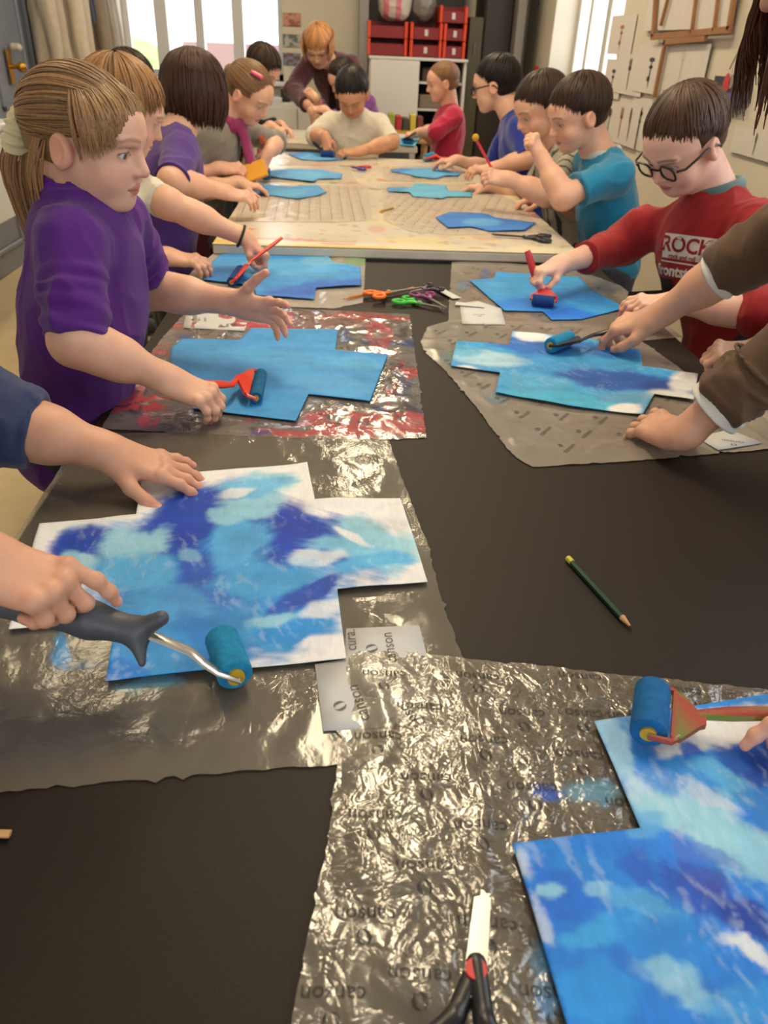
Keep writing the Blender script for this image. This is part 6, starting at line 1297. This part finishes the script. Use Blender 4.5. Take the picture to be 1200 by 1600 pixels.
def scissors(label, piv, tip, z, cols, size=1.0, open_=.16, group='scissors on the black table', blade_m=None, pivc=(150, 150, 150), handle_len=None, bl=None):
    piv = np.asarray(piv, float); d = unit((np.asarray(tip)-piv)*V3(1, 1, 0)); n = V3(-d[1], d[0], 0); bl = bl or np.linalg.norm((np.asarray(tip)-piv)[:2]); hl = handle_len or bl*1.15
    t = empty('scissors', tuple(piv)); tag(t, label, 'scissors', group); w_ = .0085*size
    for s, cc in ((1, cols[0]), (-1, cols[1])):
        a = s*open_/2; e = d*cos(a)+n*sin(a); q = -d*sin(a)+n*cos(a); M_ = (piv+V3(0, 0, .0012*s), np.column_stack([e, q, V3(0, 0, 1)]))
        m = MB(); m.prism([(-.012*size, -w_*.5), (0, -w_*.62), (bl*.9, -w_*.42*s-w_*.15), (bl, -.001), (bl, .001), (bl*.9, w_*.42*s*-1+w_*.45), (0, w_*.62), (-.012*size, w_*.5)], -.0008, .0008, M=M_); m.build('blade', blade_m or chrome, t)
        P = lambda x, y, zz=0: M_[0]+M_[1]@V3(x, y, zz)
        S = Solid(); S.cap(P(.004*size, 0), P(-hl*.35, -s*.006*size), .0052*size, .0046*size, k=.004, n=(0, 0, 1), f=1.4)
        S.cap(P(-hl*.35, -s*.006*size), P(-hl*.55, -s*.016*size), .0048*size, .0042*size, k=.004)
        cx, cy = -hl*.78, -s*.020*size; S.torus(P(cx, cy), (0, 0, 1), .0145*size, .0046*size, k=.004, f=1.25, M=e*.97+q*s*.25)
        v, f = S.mesh(.0014*size); mesh_obj('handle', v, f, cc, t)
    m = MB(); m.tube([piv+V3(0, 0, .002), piv+V3(0, 0, .0055)], .0052*size, 18); m.build('pivot', mat('pivot_%d' % pivc[0], pivc, .35), t, smooth=True)
    return t
pl = lambda n, c: mat(n, c, .3)
scissors('black-handled scissors with red pivot at the bottom edge', W(743, 1520, z=TZ+.0095), W(759, 1394, z=TZ+.0095), 0, (black_p, black_p), 1.35, .10, pivc=(206, 40, 44), handle_len=.085)
scissors('green-handled scissors beside the purple ones', W(655, 474, z=TZ+.008), W(690, 483, z=TZ+.006), 0, (pl('green_plastic', (60, 190, 60)),)*2, .95, .12, handle_len=.055)
scissors('purple-handled scissors overlapping the green ones', W(672, 467, z=TZ+.012), W(696, 483, z=TZ+.010), 0, (pl('plum_plastic', (130, 40, 100)),)*2, .9, .12, handle_len=.05)
scissors('orange-handled scissors lying across the pencils', W(607, 457, z=TZ+.014), W(668, 450, z=TZ+.012), 0, (pl('orange_plastic', (246, 120, 34)),)*2, .95, .10, handle_len=.05)
scissors('dark plum-handled scissors behind the purple ones', W(662, 452, z=TZ+.018), W(640, 457, z=TZ+.018), 0, (pl('dark_plum', (54, 30, 46)),)*2, .8, .12, handle_len=.045)
scissors('red and blue scissors in the middle of the pale tables', W(552, 261, z=FZ+.012), W(530, 259, z=FZ+.012), 0, (pl('red_plastic2', (196, 40, 40)), pl('blue_plastic', (36, 56, 150))), 1.2, .2, group='scissors on the pale tables', handle_len=.07)
scissors('black scissors near the front edge of the pale table', W(822, 370, z=FZ+.007), W(768, 366, z=FZ+.007), 0, (black_p, black_p), 1.2, .06, group='scissors on the pale tables', handle_len=.07, blade_m=mat('dark_steel', (60, 56, 54), .3, .6))
# bracelet and elastic
Sh, E_, Wr = _['geo']['L'] if False else (None, None, None)
m = MB(); bw = W(384, 372, y=2.02); be = W(262, 318, y=2.0); u = unit(bw-be); c = bw-u*.012; fr = frame(c, u, V3(0, 0, 1)); pts = [c+fr[1]@V3(0, .0265*cos(a), .0265*sin(a)) for a in np.linspace(0, 2*pi, 21)]; m.tube(pts, .0035, 6, caps=False); mesh_b = m.build('bracelet', mat('black_rubber', (22, 20, 22), .6), kid_white, smooth=True)
# yellow folder/sponge in the scarf girl's hands
m = MB(); c = W(385, 272, y=3.02); fr = frame(c, (1, .15, .35), (0, -.6, .8)); m.box((-.075, -.04, -.006), (.075, .04, .006), M=fr, b=.003); tag(m.build('yellow_card', mat('yellow_card', (214, 150, 30), .6)), 'yellow card between the hands of the person with pink scarf', 'card')
# print on the red sweatshirt, wrapped onto the cloth
def on_cloth(body_info, origin, xd, yd, items, name='chest_print'):
    from mathutils.bvhtree import BVHTree
    top = body_info['top']; me = top.data; bv = BVHTree.FromPolygons([v.co[:] for v in me.vertices], [p.vertices[:] for p in me.polygons]); nd = unit(np.cross(xd, yd))
    for k, (kind, mt, dat) in enumerate(items):
        m = MB()
        if kind == 'text': s_, size, cx, cy, bold = dat; v, f = text2d(s_, size, bold); v = v[:, :2]+np.array([cx, cy])
        else:
            x0, y0, x1, y1 = dat; nx, ny = max(1, int((x1-x0)/.006)), max(1, int((y1-y0)/.006)); v = np.array([(x0+(x1-x0)*i/nx, y0+(y1-y0)*j/ny) for j in range(ny+1) for i in range(nx+1)]); f = [(j*(nx+1)+i, j*(nx+1)+i+1, (j+1)*(nx+1)+i+1, (j+1)*(nx+1)+i) for j in range(ny) for i in range(nx)]
        P = []
        for a, b in v:
            o = origin+xd*a+yd*b+nd*.12; h = bv.ray_cast(Vector(o), Vector(-nd)); P.append(np.array(h[0])+nd*(.0012+.0008*k) if h[0] else o-nd*.12)
        m.add(P, f); m.build(name, mt, top)
o = W(1064, 390, y=1.70); xd = unit(W(1114, 397, y=1.66)-W(1014, 383, y=1.76)); vw = unit(o-V3(0, 0, CAMZ)); yd = unit(np.cross(xd, vw)); yd = yd if yd[2] > 0 else -yd
wht = mat('white_print', (214, 208, 204), .7); rdp = mat('red_print', (140, 22, 28), .8); blk = mat('black_print', (24, 18, 22), .8)
on_cloth(ri, o, xd, yd, [('rect', wht, (-.088, -.022, .10, .032)), ('text', rdp, ('ROCK&R', .046, 0.002, .008, .0012)), ('text', rdp, ('rock and roll', .014, -.03, -.017, .0004)), ('rect', wht, (-.088, -.031, .085, -.028)), ('text', wht, ('frontstage', .034, -.03, -.050, .0012)), ('rect', blk, (-.095, -.130, -.045, -.068))])
